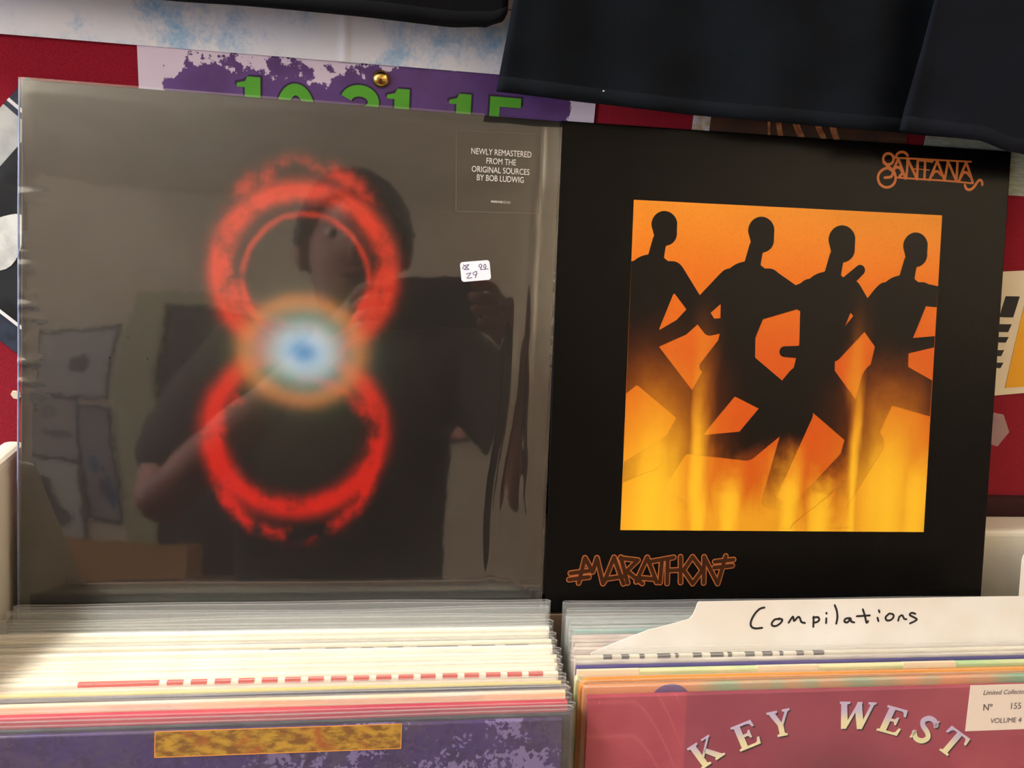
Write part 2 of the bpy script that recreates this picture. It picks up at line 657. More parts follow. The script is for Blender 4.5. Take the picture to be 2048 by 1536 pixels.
five = [(.2063, .2603), (.2257, .2603), (.2257, .2545), (.2125, .2545), (.2125, .2400), (.2063, .2400)]
for poly in (one_at(.0688), one_at(.1568), one_at(.1946), five):
    cx = sum(p[0] for p in poly) / len(poly)
    cz = sum(p[1] for p in poly) / len(poly)
    for m_, e, y0, nm in ((plum, .0012, -.0014, 'numeral_outline'), (green, 0, -.0016, 'numeral')):
        b = MB()
        q = [(p[0] + math.copysign(e, p[0] - cx), p[1] + math.copysign(e, p[1] - cz)) for p in poly][::-1]
        b.plate(q, y0, -.0012)
        b.build(nm, m_, pp)
for strokes in ([ell(.0893, .2405, .0082, .0145, 0, 360, 28)],
                [ell(.1270, .2510, .0082, .0062, 165, -90, 20), ell(.1270, .2325, .0088, .0070, 90, -165, 20)],
                [ell(.2160, .2350, .0085, .0085, 125, -150, 20)]):
    for m_, w, y0, nm in ((plum, .0088, -.0014, 'numeral_outline'), (green, .0066, -.0016, 'numeral')):
        b = MB()
        for s in strokes:
            b.stroke(s, w, y0, -.0012, caps=False)
        b.build(nm, m_, pp)
for xd in (.1085, .1690):
    b = MB()
    b.box(xd, xd + .008, -.0016, -.0012, .222, .230)
    b.build('full_stop', green, pp)

tk = thing('thumbtack', 'round brass thumbtack stuck into the purple poster', 'thumbtack', Matrix.Translation((-.1128, -.0012, 1.413)))
prof = [(0, 0), (.0050, 0), (.0053, -.0004), (.0049, -.0016), (.0038, -.0027), (.0022, -.0034), (0, -.0037)]
b = MB()
for r, y in prof:
    for q in range(24):
        b.v.append((r * math.cos(q * math.pi / 12), y, r * math.sin(q * math.pi / 12)))
for k in range(len(prof) - 1):
    for q in range(24):
        s = (q + 1) % 24
        b.f.append((k * 24 + q, k * 24 + s, (k + 1) * 24 + s, (k + 1) * 24 + q))
b.build('head', brass, tk, shade=True)
b = tube_mesh([(0, .0, 0), (0, .007, 0), (0, .0092, 0)], [.0006, .0006, .0001], 8)
b.build('pin', brass, tk)

# brown poster showing as a strip under the hanging shirt
bw_poster = thing('brown_poster', 'dark brown poster with pale edge and orange streaks under the black shirt hem', 'poster', wall_frame(.0862, 1.16))
b = MB()
b.box(0, .150, -.0012, -.0004, 0, .40)
b.build('sheet', mat('pale_edge_paper', srgb(206, 210, 222), rough=0.6, color2=srgb(180, 160, 130), var_scale=200), bw_poster)
b = MB()
b.box(.0115, .150, -.0015, -.0012, 0, .40)
b.build('brown_print', mat('brown_print', srgb(70, 36, 28), rough=0.5, color2=srgb(48, 24, 20), var_scale=60), bw_poster)
streak = mat('orange_ink', srgb(196, 130, 84), rough=0.5, color2=srgb(150, 84, 48), var_scale=300)
for k, (xa, xb, w) in enumerate(((.0510, .0528, .0016), (.0570, .0610, .0034), (.0680, .0760, .0040), (.0830, .0920, .0036), (.0940, .1010, .0040))):
    b = MB()
    b.stroke([(xa, .250), ((xa + xb) / 2 - .0006, .244), (xb, .237), (xb + .002, .232)], w, -.0018, -.0015)
    b.build('streak', streak, bw_poster)

wp = thing('pale_poster', 'greenish white poster whose lower corner shows right of the second record', 'poster', wall_frame(.25, 1.371))
b = MB()
b.box(0, .30, -.0012, -.0004, 0, .24)
b.build('sheet', mat('greenish_paper', srgb(176, 188, 176), rough=0.6, color2=srgb(150, 160, 142), var_scale=120, stretch=(1, 1, 6)), wp)

# black-and-white square flyer, tilted, at the left end
cth = R(-41)
fl = thing('tilted_flyer', 'tilted black and white photo flyer sticking out left of the first record', 'flyer', wall_frame(-.4021, 1.2955, turn=cth))
slate = mat('slate_print', srgb(52, 62, 78), rough=0.4, color2=srgb(40, 46, 62), var_scale=120)
b = MB()
b.box(0, .133, -.0010, -.0003, 0, .136)
b.build('sheet', slate, fl)
b = MB()
b.box(0, .0195, -.0013, -.0010, .0165, .1150)
b.build('grey_band', mat('grey_print', srgb(196, 198, 196), rough=0.5, color2=srgb(172, 176, 176), var_scale=60), fl)
b = MB()
b.box(.0195, .133, -.0013, -.0010, .0165, .1150)
b.build('dark_photo', mat('dark_photo', srgb(38, 42, 46), rough=0.4, color2=srgb(20, 22, 26), var_scale=40), fl)
for z0 in (.0142, .1180):
    b = MB()
    b.box(0, .133, -.0013, -.0010, z0, z0 + .0020)
    b.build('white_line', paper_white, fl)
pb_ = mat('pale_photo', srgb(232, 232, 228), rough=0.5, color2=srgb(196, 198, 196), var_scale=70)
b = MB()
b.plate([(.045 + .0125 * math.cos(t) - .003 * math.sin(2 * t), .051 + .0200 * math.sin(t)) for t in [2 * math.pi * k / 28 for k in range(28)]], -.0016, -.0013)
b.build('pale_shape', pb_, fl)

# yellow, white and black sticker at the right
st = thing('sticker', 'white sticker with black letter blocks and a slanted yellow stripe on the red wall', 'sticker', wall_frame(0.3318, 1.226))
cream_pl = mat('cream_sticker', srgb(232, 218, 190), rough=0.45)
yel = mat('yellow_ink', srgb(240, 172, 26), rough=0.45)
b = MB()
b.plate([(-.020, -.0040), (.140, .0140), (.126, .1040), (-.024, .0900)], -.0010, -.0004)
b.build('sheet', cream_pl, st)
b = MB()
b.plate([(.0210, .0061), (.0380, .0078), (.0330, .0980), (.0205, .0964)][::1], -.0013, -.0010)
b.build('yellow_stripe', yel, st)
for x0, x1, z0, z1 in ((.0030, .0155, .0592, .0746), (.0030, .0142, .0482, .0540), (.0030, .0142, .0404, .0444), (.0030, .0148, .0210, .0250), (.0030, .0130, .0300, .0345)):
    b = MB()
    s = .0014
    b.plate([(x0, z0), (x1 - s, z0 + .0002), (x1, z1 + .0003), (x0 + s, z1)], -.0013, -.0010)
    b.build('letter', lettering_black, st)
b = MB()
b.plate([(.0340, .026), (.0420, .027), (.0410, .052), (.0335, .051)], -.0016, -.0013)
b.build('letter', lettering_black, st)

tp = thing('tape_strip', 'small milky piece of clear tape on the red wall below the sticker', 'tape', wall_frame(.3592, 1.1985))
b = MB()
b.plate([(-.030, -.004), (-.001, -.013), (.0062, -.001), (-.0020, .0125), (-.024, .016)], -.0010, -.0006)
b.build('film', film('tape_film', 1.45, 0.26, haze=(.7, .55, .56, 1), gloss_rough=.3), tp)

nb = thing('paper_scrap', 'tiny torn cream paper scrap on the red wall left of the first record', 'paper', Matrix.Translation((-.3342, -.0005, 1.2074)))
b = MB()
b.plate([(-.0026, .0004), (-.0012, -.0022), (.0012, -.0026), (.0030, -.0012), (.0028, .0010), (.0006, .0024), (-.0016, .0024)], -.0016, 0)
b.build('scrap', mat('cream_scrap', srgb(226, 212, 186), rough=0.8), nb)

# ---------------------------------------------------------------- T-shirts hanging above
def fabric(name, c, c2):
    return mat(name, c, rough=0.95, spec=0.15, color2=c2, var_scale=30, bump=0.35, bump_scale=2500, bump_dist=0.0003)
def sm(t, a, b_):
    t = min(max((t - a) / (b_ - a), 0), 1)
    return t * t * (3 - 2 * t)
def tshirt(label, m, xl, xr, hem, ztop, ywave, pins=True, seed=0, sleeves=True):
    """xl(z), xr(z): side outlines, hem(x): lower edge height"""
    t = thing('tshirt', label, 'T-shirt', Matrix.Identity(4), 'T-shirts hanging on the wall')
    def fn(u, v):
        z0 = hem(xl(1.40) + (xr(1.40) - xl(1.40)) * u)
        z = z0 + (ztop - z0) * (v ** 1.6)
        x = xl(z) + (xr(z) - xl(z)) * u
        if v > .999:                                        # neckline dips in the middle
            z -= .05 * math.exp(-((u - .5) / .16) ** 2)
        return (x, ywave(x, z), z)
    b = MB()
    b.grid(fn, 110, 40)
    o = b.build('body', m, t, shade=True)
    md = o.modifiers.new('solid', 'SOLIDIFY'); md.thickness = .0012; md.offset = 1.0
    if sleeves:
        for s in (0, 1):
            xe = xr(ztop) if s else xl(ztop)
            d = 1 if s else -1
            def sl(u, v, xe=xe, d=d):
                x = xe + d * (.17 * u)
                zt = ztop - .10 * u
                zb = ztop - .20 - .09 * u
                z = zb + (zt - zb) * v
                return (x, -.018 - .004 * math.sin(u * 5), z)
            b = MB()
            b.grid(sl, 8, 6)
            o = b.build('sleeve', m, t, shade=True)
            md = o.modifiers.new('solid', 'SOLIDIFY'); md.thickness = .0012; md.offset = 1.0
    # folded hem: a second thickness of cloth with its stitch line
    def hm(dz0, dz1, off):
        def f(u, v):
            x = xl(1.40) + (xr(1.40) - xl(1.40)) * u
            z = hem(x) + dz0 + (dz1 - dz0) * v
            x = xl(z) + (xr(z) - xl(z)) * u
            return (x, ywave(x, z) - off, z)
        return f
    b = MB()
    b.grid(hm(-.0004, .0085, .0008), 110, 2)
    o = b.build('hem', m, t, shade=True)
    md = o.modifiers.new('solid', 'SOLIDIFY'); md.thickness = .0006; md.offset = 1.0
    b = MB()
    b.grid(hm(.0072, .0080, .0010), 110, 1)
    b.build('stitching', mat('dark_thread_%d' % seed, srgb(8, 9, 12), rough=0.9), t)
    return t

def interp(pairs):
    def f(x):
        if x <= pairs[0][0]:
            return pairs[0][1]
        for (a, av), (c, cv) in zip(pairs, pairs[1:]):
            if x <= c:
                k = sm(x, a, c)
                return av + (cv - av) * k
        return pairs[-1][1]
    return f
navy = fabric('black_navy_cotton', srgb(11, 17, 24), srgb(8, 12, 18))
faded = fabric('faded_navy_cotton', srgb(17, 21, 32), srgb(14, 17, 26))
blackc = fabric('black_cotton', srgb(9, 10, 15), srgb(6, 7, 11))

tshirt('black navy T-shirt hanging above the second record, its left side edge showing', navy,
       lambda z: -.0466 + .13 * (z - 1.408) if z < 1.47 else -.0386,
       lambda z: .40,
       interp([(-.05, 1.4095), (.0107, 1.4078), (.0797, 1.4060), (.16, 1.4052), (.42, 1.4048)]), 2.05,
       lambda x, z: -.0270 - .004 * math.sin(x * 34 + z * 6) * sm(2.0 - z, 0, .5) - .002 * math.sin(x * 90 + z * 11) - .006 * math.exp(-((x + .045) / .012) ** 2) - .003 * sm(1.42 - z, 0, .02), seed=1)
tshirt('faded navy T-shirt overlapping the right part of the black shirt', faded,
       lambda z: .2023 + .10 * (z - 1.406) if z < 1.50 else .2117,
       lambda z: .66,
       interp([(.2, 1.4059), (.255, 1.4040), (.285, 1.3985), (.31, 1.3955), (.70, 1.3950)]), 2.05,
       lambda x, z: -.0390 - .003 * math.sin(x * 26 + 1.0 + z * 5) - .004 * math.exp(-((x - .206) / .008) ** 2) - .002 * sm(1.42 - z, 0, .02), seed=2)
tshirt('black T-shirt with curled lower corner at the top edge, above the blue poster', blackc,
       lambda z: -.52,
       lambda z: -.0415 - .004 * math.exp(-((z - 1.446) / .004) ** 2),
       interp([(-.53, 1.4560), (-.224, 1.4428), (-.1847, 1.4434), (-.1307, 1.4432), (-.0747, 1.4428), (-.050, 1.4448), (-.0415, 1.4485)]), 2.05,
       lambda x, z: -.0300 - .003 * math.sin(x * 30 + z * 4) + .003 * sm(x, -.12, -.05), seed=3)
lint = thing('lint_speck', 'tiny white lint speck clinging to the black shirt above its hem', 'lint', Matrix.Translation((.0170, -.0352, 1.4143)))
b = tube_mesh([(-.0005, 0, 0), (0, -.0003, .0004), (.0006, 0, .0002)], [.0002, .0004, .0002], 6)
b.build('fibre', paper_white, lint)

# ---------------------------------------------------------------- traced lettering, in millimetres on its own surface
SANTANA = [[(226.8,303),(226.7,304.2),(226.2,305.4),(225.3,306.3),(224.1,306.8),(222.8,307),(221.5,306.7),(220.4,306),(219.6,305),(219.3,303.8),(219.3,302.5),(219.9,301.4),(220.8,300.5),(222,299.9),(223.3,299.8),(224.6,300.1),(225.7,300.8),(226.4,301.8),(226.8,303)],
 [(219.7,301),(221.7,299.5),(224.2,297.8),(226.8,296.1),(228.5,293.8)],
 [(227.3,295.1),(228.2,293.9),(228.8,292.6),(229,291.3),(229,289.8),(228.6,288.5),(227.9,287.2),(226.9,286.2),(225.7,285.4),(224.3,284.9),(222.9,284.7),(221.4,284.8),(220,285.3),(218.8,286),(217.7,287),(217,288.2),(216.5,289.5),(216.3,290.9),(216.5,292.3),(217,293.7),(217.8,294.8),(218.9,295.8),(220.1,296.5),(222.4,297.4),(224.8,296.7),(226.5,295.4)],
 [(221.2,291),(225.6,291.8),(226.9,294.2),(227.5,296.2)],
 [(228.4,305.3),(228.7,306.2),(229.3,307),(230.1,307.7),(231,308.2),(232.1,308.5),(233.3,308.5),(234.4,308.3),(235.4,307.8),(236.2,307.2),(236.8,306.4)],
 [(227.5,304.4),(238.9,304.6),(260.4,304.8),(283.8,305.1)],
 [(230.2,291.6),(245.2,291.4),(266.8,291.4),(285.6,290.8)],
 [(240.4,298),(245.8,298),(253.3,297.8)],
 [(230.2,304),(228.1,298.9),(227.1,296.6)],
 [(230.2,304),(233.2,297.7),(236.2,291.3)],
 [(227.9,297.6),(230.3,298.4),(232.6,297),(233.6,294.4),(232,292.8)],
 [(236.9,304.4),(237,297.7),(236.6,291.5)],
 [(236.9,304.4),(240.4,298.4),(244.6,291.3)],
 [(244.4,303.9),(244.5,297.6),(244.6,291.3)],
 [(249.8,304),(250,297.5),(250,291.6)],
 [(244.4,304),(249.7,304),(255.1,303.6)],
 [(258.7,304.3),(256.3,297.8),(253.9,291.3)],
 [(258.7,304.3),(261.7,298.1),(265,291.6)],
 [(255.5,294.3),(257.2,296.8),(259.6,297.1),(262.2,295.1)],
 [(266.5,304.3),(265.8,297.9),(264.9,291.6)],
 [(266.5,304.3),(270.1,298.1),(273.7,291.5)],
 [(273.6,304.2),(273.7,297.8),(273.7,291.5)],
 [(280.1,304.5),(277.7,298.1),(275.7,291.6)],
 [(280.1,304.5),(283.2,297.9),(286,291.2)],
 [(276.9,294.5),(278.6,297.4),(280.9,297.7),(283.5,295.5)],
 [(280.3,289.2),(281.5,287),(284,286.4),(286.7,288),(288.9,291.1),(290.9,293.3),(292.7,292.5),(293.2,290.2)]]
MARATHON = [[(16.3,25.8),(29.3,27.3)],
 [(15.5,21.6),(28.7,23.1)],
 [(25.6,35.8),(22,19.3)],
 [(25.6,35.8),(31.1,26.5)],
 [(33.6,35.7),(31.1,26.5)],
 [(33.6,35.7),(38.3,18.6)],
 [(45.1,35.9),(39.1,19.7)],
 [(45.1,35.9),(52.2,18.2)],
 [(39.9,21.6),(53.1,23.3)],
 [(49.7,35.9),(55,18.7)],
 [(49.4,35.3),(61.4,33.8)],
 [(61.4,33.8),(54.1,26.7)],
 [(54.1,26.7),(65,18.2)],
 [(67.7,35.6),(60.8,19.4)],
 [(67.7,35.6),(74.9,18.7)],
 [(63,22),(73.6,21)],
 [(70.2,32.8),(85.9,35.4)],
 [(77.8,33.2),(77.2,18.6)],
 [(81.8,34.7),(82.1,17.9)],
 [(90.6,35.7),(91.4,18.4)],
 [(81.7,26.6),(91,26.9)],
 [(98.9,35.6),(106.2,26.5)],
 [(106.2,26.5),(99.8,17.5)],
 [(99.8,17.5),(93.1,26.7)],
 [(93.1,26.7),(98.9,35.6)],
 [(107,35.5),(107.5,17.8)],
 [(107.3,34.8),(117.4,17.2)],
 [(122.2,35.8),(117.4,17.2)],
 [(114.6,32.1),(127.8,33.4)],
 [(114.4,28.1),(127.1,29.3)]]
HAND = [[(127.4,20.4),(124.4,19.6),(121.2,16.2),(119.3,11.8),(119.6,8.9),(122.2,7.5),(126.8,7.8)],
 [(137.8,13.1),(134.9,13),(132.9,10.8),(133.5,9),(136,8.9),(138.7,10.7),(139.6,12.7),(137.4,13.5)],
 [(143.9,10.8),(146.4,14.5),(147.4,11.8),(149.7,14.2),(151,13.7),(152.2,11.1),(154.6,10.4)],
 [(160.1,14.3),(160.3,7.9)],
 [(159.8,13.6),(162.9,14),(163.9,12.3),(162.7,11),(160.3,10.5)],
 [(168.6,13.1),(168.6,10.2)],
 [(168.4,16.6),(168.5,16.1)],
 [(173.6,21.4),(175.3,17.5),(175.9,13.4),(175.4,9.7)],
 [(184.1,13.1),(181.4,12.7),(180.8,10.9),(183,10.4),(184.7,12.9),(185.3,11),(187.4,10.3)],
 [(192.6,18.5),(194.3,14.4),(195.7,10),(196.7,11)],
 [(188.9,14.2),(197.6,14.6)],
 [(202.9,13),(203.7,10.9)],
 [(203.5,17.8),(204,16.5)]]
HAND_END = [[(210.6,15.5),(208.4,13.3),(209.4,11.3),(212.1,11.5),(213.9,13.6),(213.1,15.2),(210.7,15.6)],
 [(217.2,11),(217.8,13.5),(219.8,14.3),(221.1,12.2),(222.7,11.8)],
 [(228.6,15.2),(226,15.9),(224.8,14.5),(228.4,12.7),(229.9,11.5),(228,10.2),(225.4,9.1)]]
PRICE = [[(259,221.8),(256.3,220.8),(255.3,219.2),(257.7,218.6),(259.1,219)],
 [(255.5,221.6),(259.4,218.6)],
 [(256.4,218.5),(259,221.5)],
 [(266.1,222.4),(265.3,221),(266.6,220.3),(267.2,221.8),(266.3,222.4)],
 [(267,221.3),(266.6,219.4)],
 [(268.9,222.3),(268.1,221),(269.4,220.4),(269.8,221.7),(268.9,222.5)],
 [(269.6,220.9),(269.2,219.1)],
 [(266.2,219),(271.3,219.7)],
 [(257.6,215.8),(260.5,216.6),(258.2,213.3),(261.3,213.9)],
 [(263.7,217.8),(261.8,216.6),(262.7,215.4),(264.2,216.3),(263.9,217.8)],
 [(264,216.4),(263.4,213.8)]]

# ---------------------------------------------------------------- the two records on display
SZ = 0.3140
orange_ink = mat('logo_orange', srgb(212, 112, 44), rough=0.45)
copper_ink = mat('copper_outline', srgb(160, 86, 40), rough=0.45)
brown_ink = mat('logo_brown', srgb(58, 28, 9), rough=0.5, spec=.15)
grey_ink = mat('grey_ink', srgb(214, 210, 204), rough=0.5)
pen = mat('blue_pen', srgb(48, 42, 104), rough=0.6)

def rings(g, x, y, z, vec):
    """plain generic art: soft glowing rings on black with a blue-green glow in the middle"""
    n1 = g.sub(g.noise(vec, 38, 5, 0.6), 0.5)
    n2 = g.sub(g.noise(vec, 150, 4, 0.65, off=2.3), 0.5)
    n3 = g.noise(vec, 26, 4, 0.6, off=7.7)
    def dist(cx, cz, rx, rz):
        a = g.div(g.sub(x, cx), rx)
        c = g.div(g.sub(z, cz), rz)
        return g.m('SQRT', g.add(g.mul(a, a), g.mul(c, c)))
    def ring(cx, cz, rx, rz, w, a1=.12, a2=.05):
        d = g.add(g.sub(dist(cx, cz, rx, rz), 1.0), g.add(g.mul(n1, a1), g.mul(n2, a2)))
        return g.gauss(d, w)
    up = ring(.160, .212, .0500, .0490, .120)
    lo = ring(.157, .116, .0500, .0480, .120)
    up2 = g.mul(ring(.160, .226, .0480, .0500, .10, .2, .12), g.sstep(n3, .42, .62))
    lo2 = g.mul(ring(.157, .100, .0480, .0490, .08, .2, .12), g.sstep(n3, .40, .60))
    upin = g.mul(ring(.161, .208, .0370, .0390, .05), .55)
    mid = g.mul(ring(.160, .1645, .0330, .0290, .20, .15, .06), .55)
    red = g.m('MINIMUM', g.mul(g.add(g.add(up, lo), g.add(g.mul(up2, .75), g.add(g.mul(lo2, .8), upin))), 1.15), 1.0)
    base = g.mix(g.sstep(dist(.160, .165, .075, .125), 0.1, 1.1), srgb(34, 30, 24), srgb(15, 14, 15))
    c = g.mix(g.mul(red, g.sstep(n1, -.30, .02)), base, g.mix(g.sstep(z, .08, .25), srgb(178, 26, 16), srgb(186, 50, 28)))
    c = g.mix(mid, c, srgb(206, 116, 40))
    core = dist(.1605, .1640, .0270, .0225)
    c = g.mix(g.mul(g.gauss(core, 1.05), .95), c, g.mix(g.sstep(n3, .35, .65), srgb(68, 132, 84), srgb(66, 124, 110)))
    c = g.mix(g.gauss(g.add(core, g.mul(n1, .3)), .66), c, srgb(206, 222, 236))
    c = g.mix(g.mul(g.gauss(core, .44), .95), c, srgb(22, 122, 176))
    return c

la = thing('record_album', 'shrink-wrapped dark record album with glowing red rings and a white price sticker', 'record album',
           leaning(-.315, -.0715, 1.0900), 'record albums on display')
b = MB()
b.box(0.0008, SZ - .0006, .0006, .0042, .0005, SZ - .0004)
bevel(b.build('cover', custom('ring_cover', rings, rough=0.35, spec=0.5), la), .0006)

rw = random.Random(11)
ticks = [(rw.uniform(.13, .25), rw.uniform(.006, .020), rw.uniform(.0011, .0016)) for _ in range(26)]
def wrap_y(x, z):
    y = -.0013
    y += .00020 * math.sin(x * 38 + 1.3) * math.sin(z * 31 + .4)
    e = max(0, .030 - z)
    y += 1.1 * e * e                                         # bends back along the bottom
    e = max(0, x - .288)
    y += 1.2 * e * e                                         # and towards the right edge
    e = max(0, z - .304)
    y += 4.0 * e * e
    e = max(0, .010 - x)
    y += 6.0 * e * e
    xr = .3035 - .0045 * math.sin(z * 9) + .0006 * math.sin(z * 140)
    y -= .00045 * math.exp(-((x - xr) / .0011) ** 2) * sm(z, .015, .06)
    xr = .2900 - .012 * sm(.22 - z, 0, .2) + .0010 * math.sin(z * 60)
    y -= .00055 * math.exp(-((x - xr) / .0026) ** 2) * sm(.215 - z, 0, .06) * sm(z, .01, .05)
    for tz, tl, tw in ticks:
        if abs(z - tz) < .005:
            y -= .00040 * math.exp(-((z - tz) / tw) ** 2) * sm(tl - x, 0, tl)
    return min(y, .0003)
wrapm = film('shrink_wrap_film', 2.0, 0.004, tint=(1, 1, 1, 1), haze=(.5, .5, .5, 1), gloss_rough=0.035, bump=(40, .05, .0008, (1, 1, 1)))
b = MB()
b.grid(lambda u, v: (-.0004 + (SZ + .0010) * u, wrap_y(SZ * u, SZ * v), -.0002 + (SZ + .0006) * v), 150, 210)
n0 = len(b.v)
o = b.build('shrink_wrap', wrapm, la, shade=True)
b = tube_mesh([(-.0007, .0012, .0), (-.0009, .0010, .08), (-.0006, .0010, .16), (-.0008, .0010, .24), (-.0005, .0012, SZ)], [.0005, .0006, .0006, .0006, .0005], 8)
b.build('wrap_seam', mat('window_lit_film_edge', srgb(112, 132, 176), rough=0.3), la, shade=True)  # bluish colour paints the window light along the wrap's left edge
hs = MB()
for (xa, za), (xb, zb) in (((.2485, .3025), (.3014, .3040)), ((.3014, .3040), (.3020, .2555)), ((.3020, .2555), (.2500, .2540)), ((.2500, .2540), (.2485, .3025))):
    hs.stroke([(xa, za), (xb, zb)], .0003, -.00155, -.0015, caps=False)
hy = hs.build('clear_sticker', mat('sticker_rim', srgb(104, 98, 90), rough=0.3), la)
hy['label'] = 'nearly invisible clear sticker with white lettering'
for body, z, w in (('NEWLY REMASTERED', .2910, .0375), ('FROM THE', .2856, .0184), ('ORIGINAL SOURCES', .2802, .0360), ('BY BOB LUDWIG', .2752, .0292)):
    text_mesh(body, .0052, grey_ink, 'lettering', hy, .2768, z, -.00165, width=w, rot=R(0.4))
text_mesh('888840812151', .0019, grey_ink, 'lettering', hy, .2776, .2611, -.00165, width=.0120)

ps = MB()
cx, cz, hw, hh, rr, an = .2634, .2180, .00925, .0061, .0018, R(7.5)
pts = []
for qx, qz, a0 in ((1, 1, 0), (-1, 1, 90), (-1, -1, 180), (1, -1, 270)):
    for k in range(6):
        t = R(a0 + 18 * k)
        lx, lz = qx * (hw - rr) + rr * math.cos(t), qz * (hh - rr) + rr * math.sin(t)
        pts.append((cx + lx * math.cos(an) - lz * math.sin(an), cz + lx * math.sin(an) + lz * math.cos(an)))
ps.plate(pts, -.0019, -.0016)
pst = ps.build('price_sticker', mat('sticker_paper', srgb(232, 232, 244), rough=0.6), la)
Field.ink([mm(q) for q in PRICE], .00036, .00011, -.0020).build('handwriting', pen, pst)

b = MB()
for hx, hz in ((.060, .169), (.081, .169), (.101, .169), (.050, .157), (.071, .157), (.091, .156), (.111, .156), (.081, .143), (.102, .143), (.226, .163), (.247, .162), (.216, .150), (.236, .150), (.225, .138), (.247, .137)):
    b.plate([(hx + .00055 * math.cos(k * math.pi / 4), hz + .0004 * math.sin(k * math.pi / 4)) for k in range(8)], -.00165, -.0016)
o = b.build('vent_holes', mat('hole_shadow', srgb(10, 9, 9), rough=0.9), la)
o['kind'] = 'stuff'

# second record
def flames(dark):
    def fn(g, x, y, z, vec):
        u = g.div(g.sub(x, .049), .217)
        v = g.div(g.sub(z, .0525), .2155)
        n = g.sub(g.noise(vec, 30, 4, 0.6), .5)
        nf = g.sub(g.noise(vec, 300, 4, 0.7), .5)
        vert = g.sub(g.noise(vec, 46, 3, 0.5, stretch=(1, 1, .22)), .5)
        c = g.ramp(v, [(0.0, srgb(198, 96, 18)), (0.30, srgb(204, 84, 22)), (0.55, srgb(206, 88, 26)), (0.78, srgb(220, 112, 26)), (1.0, srgb(230, 142, 40))])
        c = g.mix(g.m('MULTIPLY', g.m('ABSOLUTE', nf), .9, clamp=True), c, srgb(150, 66, 16))
        tot = None
        for uc, w, h in ((.10, .13, .74), (.235, .035, .88), (.33, .05, .28), (.52, .050, .34), (.65, .045, .22), (.74, .03, .96), (.86, .12, .66), (.97, .06, .40)):
            d = g.div(g.add(g.sub(u, uc), g.mul(vert, .10)), w)
            k = g.m('EXPONENT', g.mul(g.mul(d, d), -1.0))
            k = g.mul(k, g.sstep(g.add(v, g.mul(n, .25)), h, h * .25))
            tot = k if tot is None else g.m('MAXIMUM', tot, k)
        low = g.mul(g.sstep(g.add(v, g.mul(vert, .5)), .22, 0.0), .55)
        tot = g.m('MAXIMUM', tot, low)
        c = g.mix(tot, c, g.mix(g.sstep(v, .55, .1), srgb(214, 134, 30), srgb(246, 190, 44)))
        if dark:
            fade = g.mul(g.sub(1.0, g.mul(tot, g.sstep(v, .80, .30))), g.sstep(g.add(v, g.mul(n, .35)), .0, .30))
            c = g.mix(fade, c, srgb(15, 12, 11))
        return c
    return fn
lb = thing('record_album', 'black record album with an orange flame picture panel and orange title lettering', 'record album',
           leaning(-.315, -.0715, 1.0900) @ Matrix.Translation((.3168, .0006, .0002)) @ Matrix.Rotation(-.0098, 4, 'Y'), 'record albums on display')
def lp2_y(x, z):
    return .0010 * math.exp(-(x / .016) ** 2) - .0006 * math.exp(-((x - .035) / .03) ** 2)
b = MB()
b.box(0, SZ, .0000, .0034, 0, SZ)
bevel(b.build('cover', mat('glossy_black_card', srgb(9, 8, 8), rough=0.26, spec=0.12, coat=0.0, bump=0.10, bump_scale=420, bump_dist=0.0006), lb), .0009, 3)
b = MB()
b.plate([(.0487, .0540), (.2661, .0510), (.2649, .2683), (.0491, .2675)], -.00012, 0)
b.build('picture_panel', custom('flame_print', flames(False), rough=0.3, spec=0.16), lb)
sil = custom('silhouette_print', flames(True), rough=0.3, spec=0.16)

def runner(hx, hz, s, pose, order):
    """plain pictogram of a runner: head, trunk and limbs as tapered bars"""
    F = Field(.0490, .2652, .0545, .2676, .0009)
    P = lambda a, c: (hx + a * s, hz + c * s)
    bar = lambda p, q, r0, r1: F.bar(P(*p), P(*q), r0 * s, r1 * s)
    bar((0, .03), (.01, -.03), .092, .082)
    bar((-.03, -.08), (-.06, -.24), .05, .06)
    bar((-.20, -.31), (.07, -.30), .085, .085)
    bar((-.08, -.36), (-.13, -.66), .185, .125)
    bar((-.13, -.66), (-.15, -.92), .125, .155)
    for w, pts in pose:
        for p, q, wa, wb in zip(pts, pts[1:], w, w[1:]):
            bar(p, q, wa, wb)
    F.mesh(-.00016 - .00006 * order).build('silhouette', sil, lb)
arm_w, leg_w = (.078, .058, .036), (.150, .095, .045, .030)
A = [(arm_w, [(.08, -.30), (.42, -.48), (.72, -.20)]), (arm_w, [(-.22, -.32), (-.52, -.62), (-.86, -.80)]),
     (leg_w, [(-.10, -.92), (.34, -1.18), (.14, -1.78), (.40, -1.86)]), (leg_w, [(-.20, -.92), (-.52, -1.40), (-1.02, -1.66), (-1.10, -1.84)])]
B_ = [(arm_w, [(.08, -.30), (.46, -.34), (.66, .02)]), (arm_w, [(-.22, -.32), (-.56, -.72), (-.92, -.72)]),
      (leg_w, [(-.10, -.92), (.40, -1.10), (.34, -1.70), (.58, -1.74)]), (leg_w, [(-.20, -.92), (-.38, -1.46), (-.84, -1.88), (-.86, -2.05)])]
C_ = [(arm_w, [(.08, -.30), (.36, -.66), (.70, -.60)]), (arm_w, [(-.22, -.32), (-.60, -.46), (-.88, -.80)]),
      (leg_w, [(-.10, -.92), (.28, -1.28), (.02, -1.80), (.24, -1.92)]), (leg_w, [(-.20, -.92), (-.58, -1.30), (-1.08, -1.30), (-1.20, -1.44)])]
for k, (hx, hz, s, pose) in enumerate(((.070, .2500, .094, C_), (.136, .2490, .099, A), (.193, .2455, .104, C_), (.2465, .2440, .098, B_))):
    runner(hx, hz, s, pose, k)

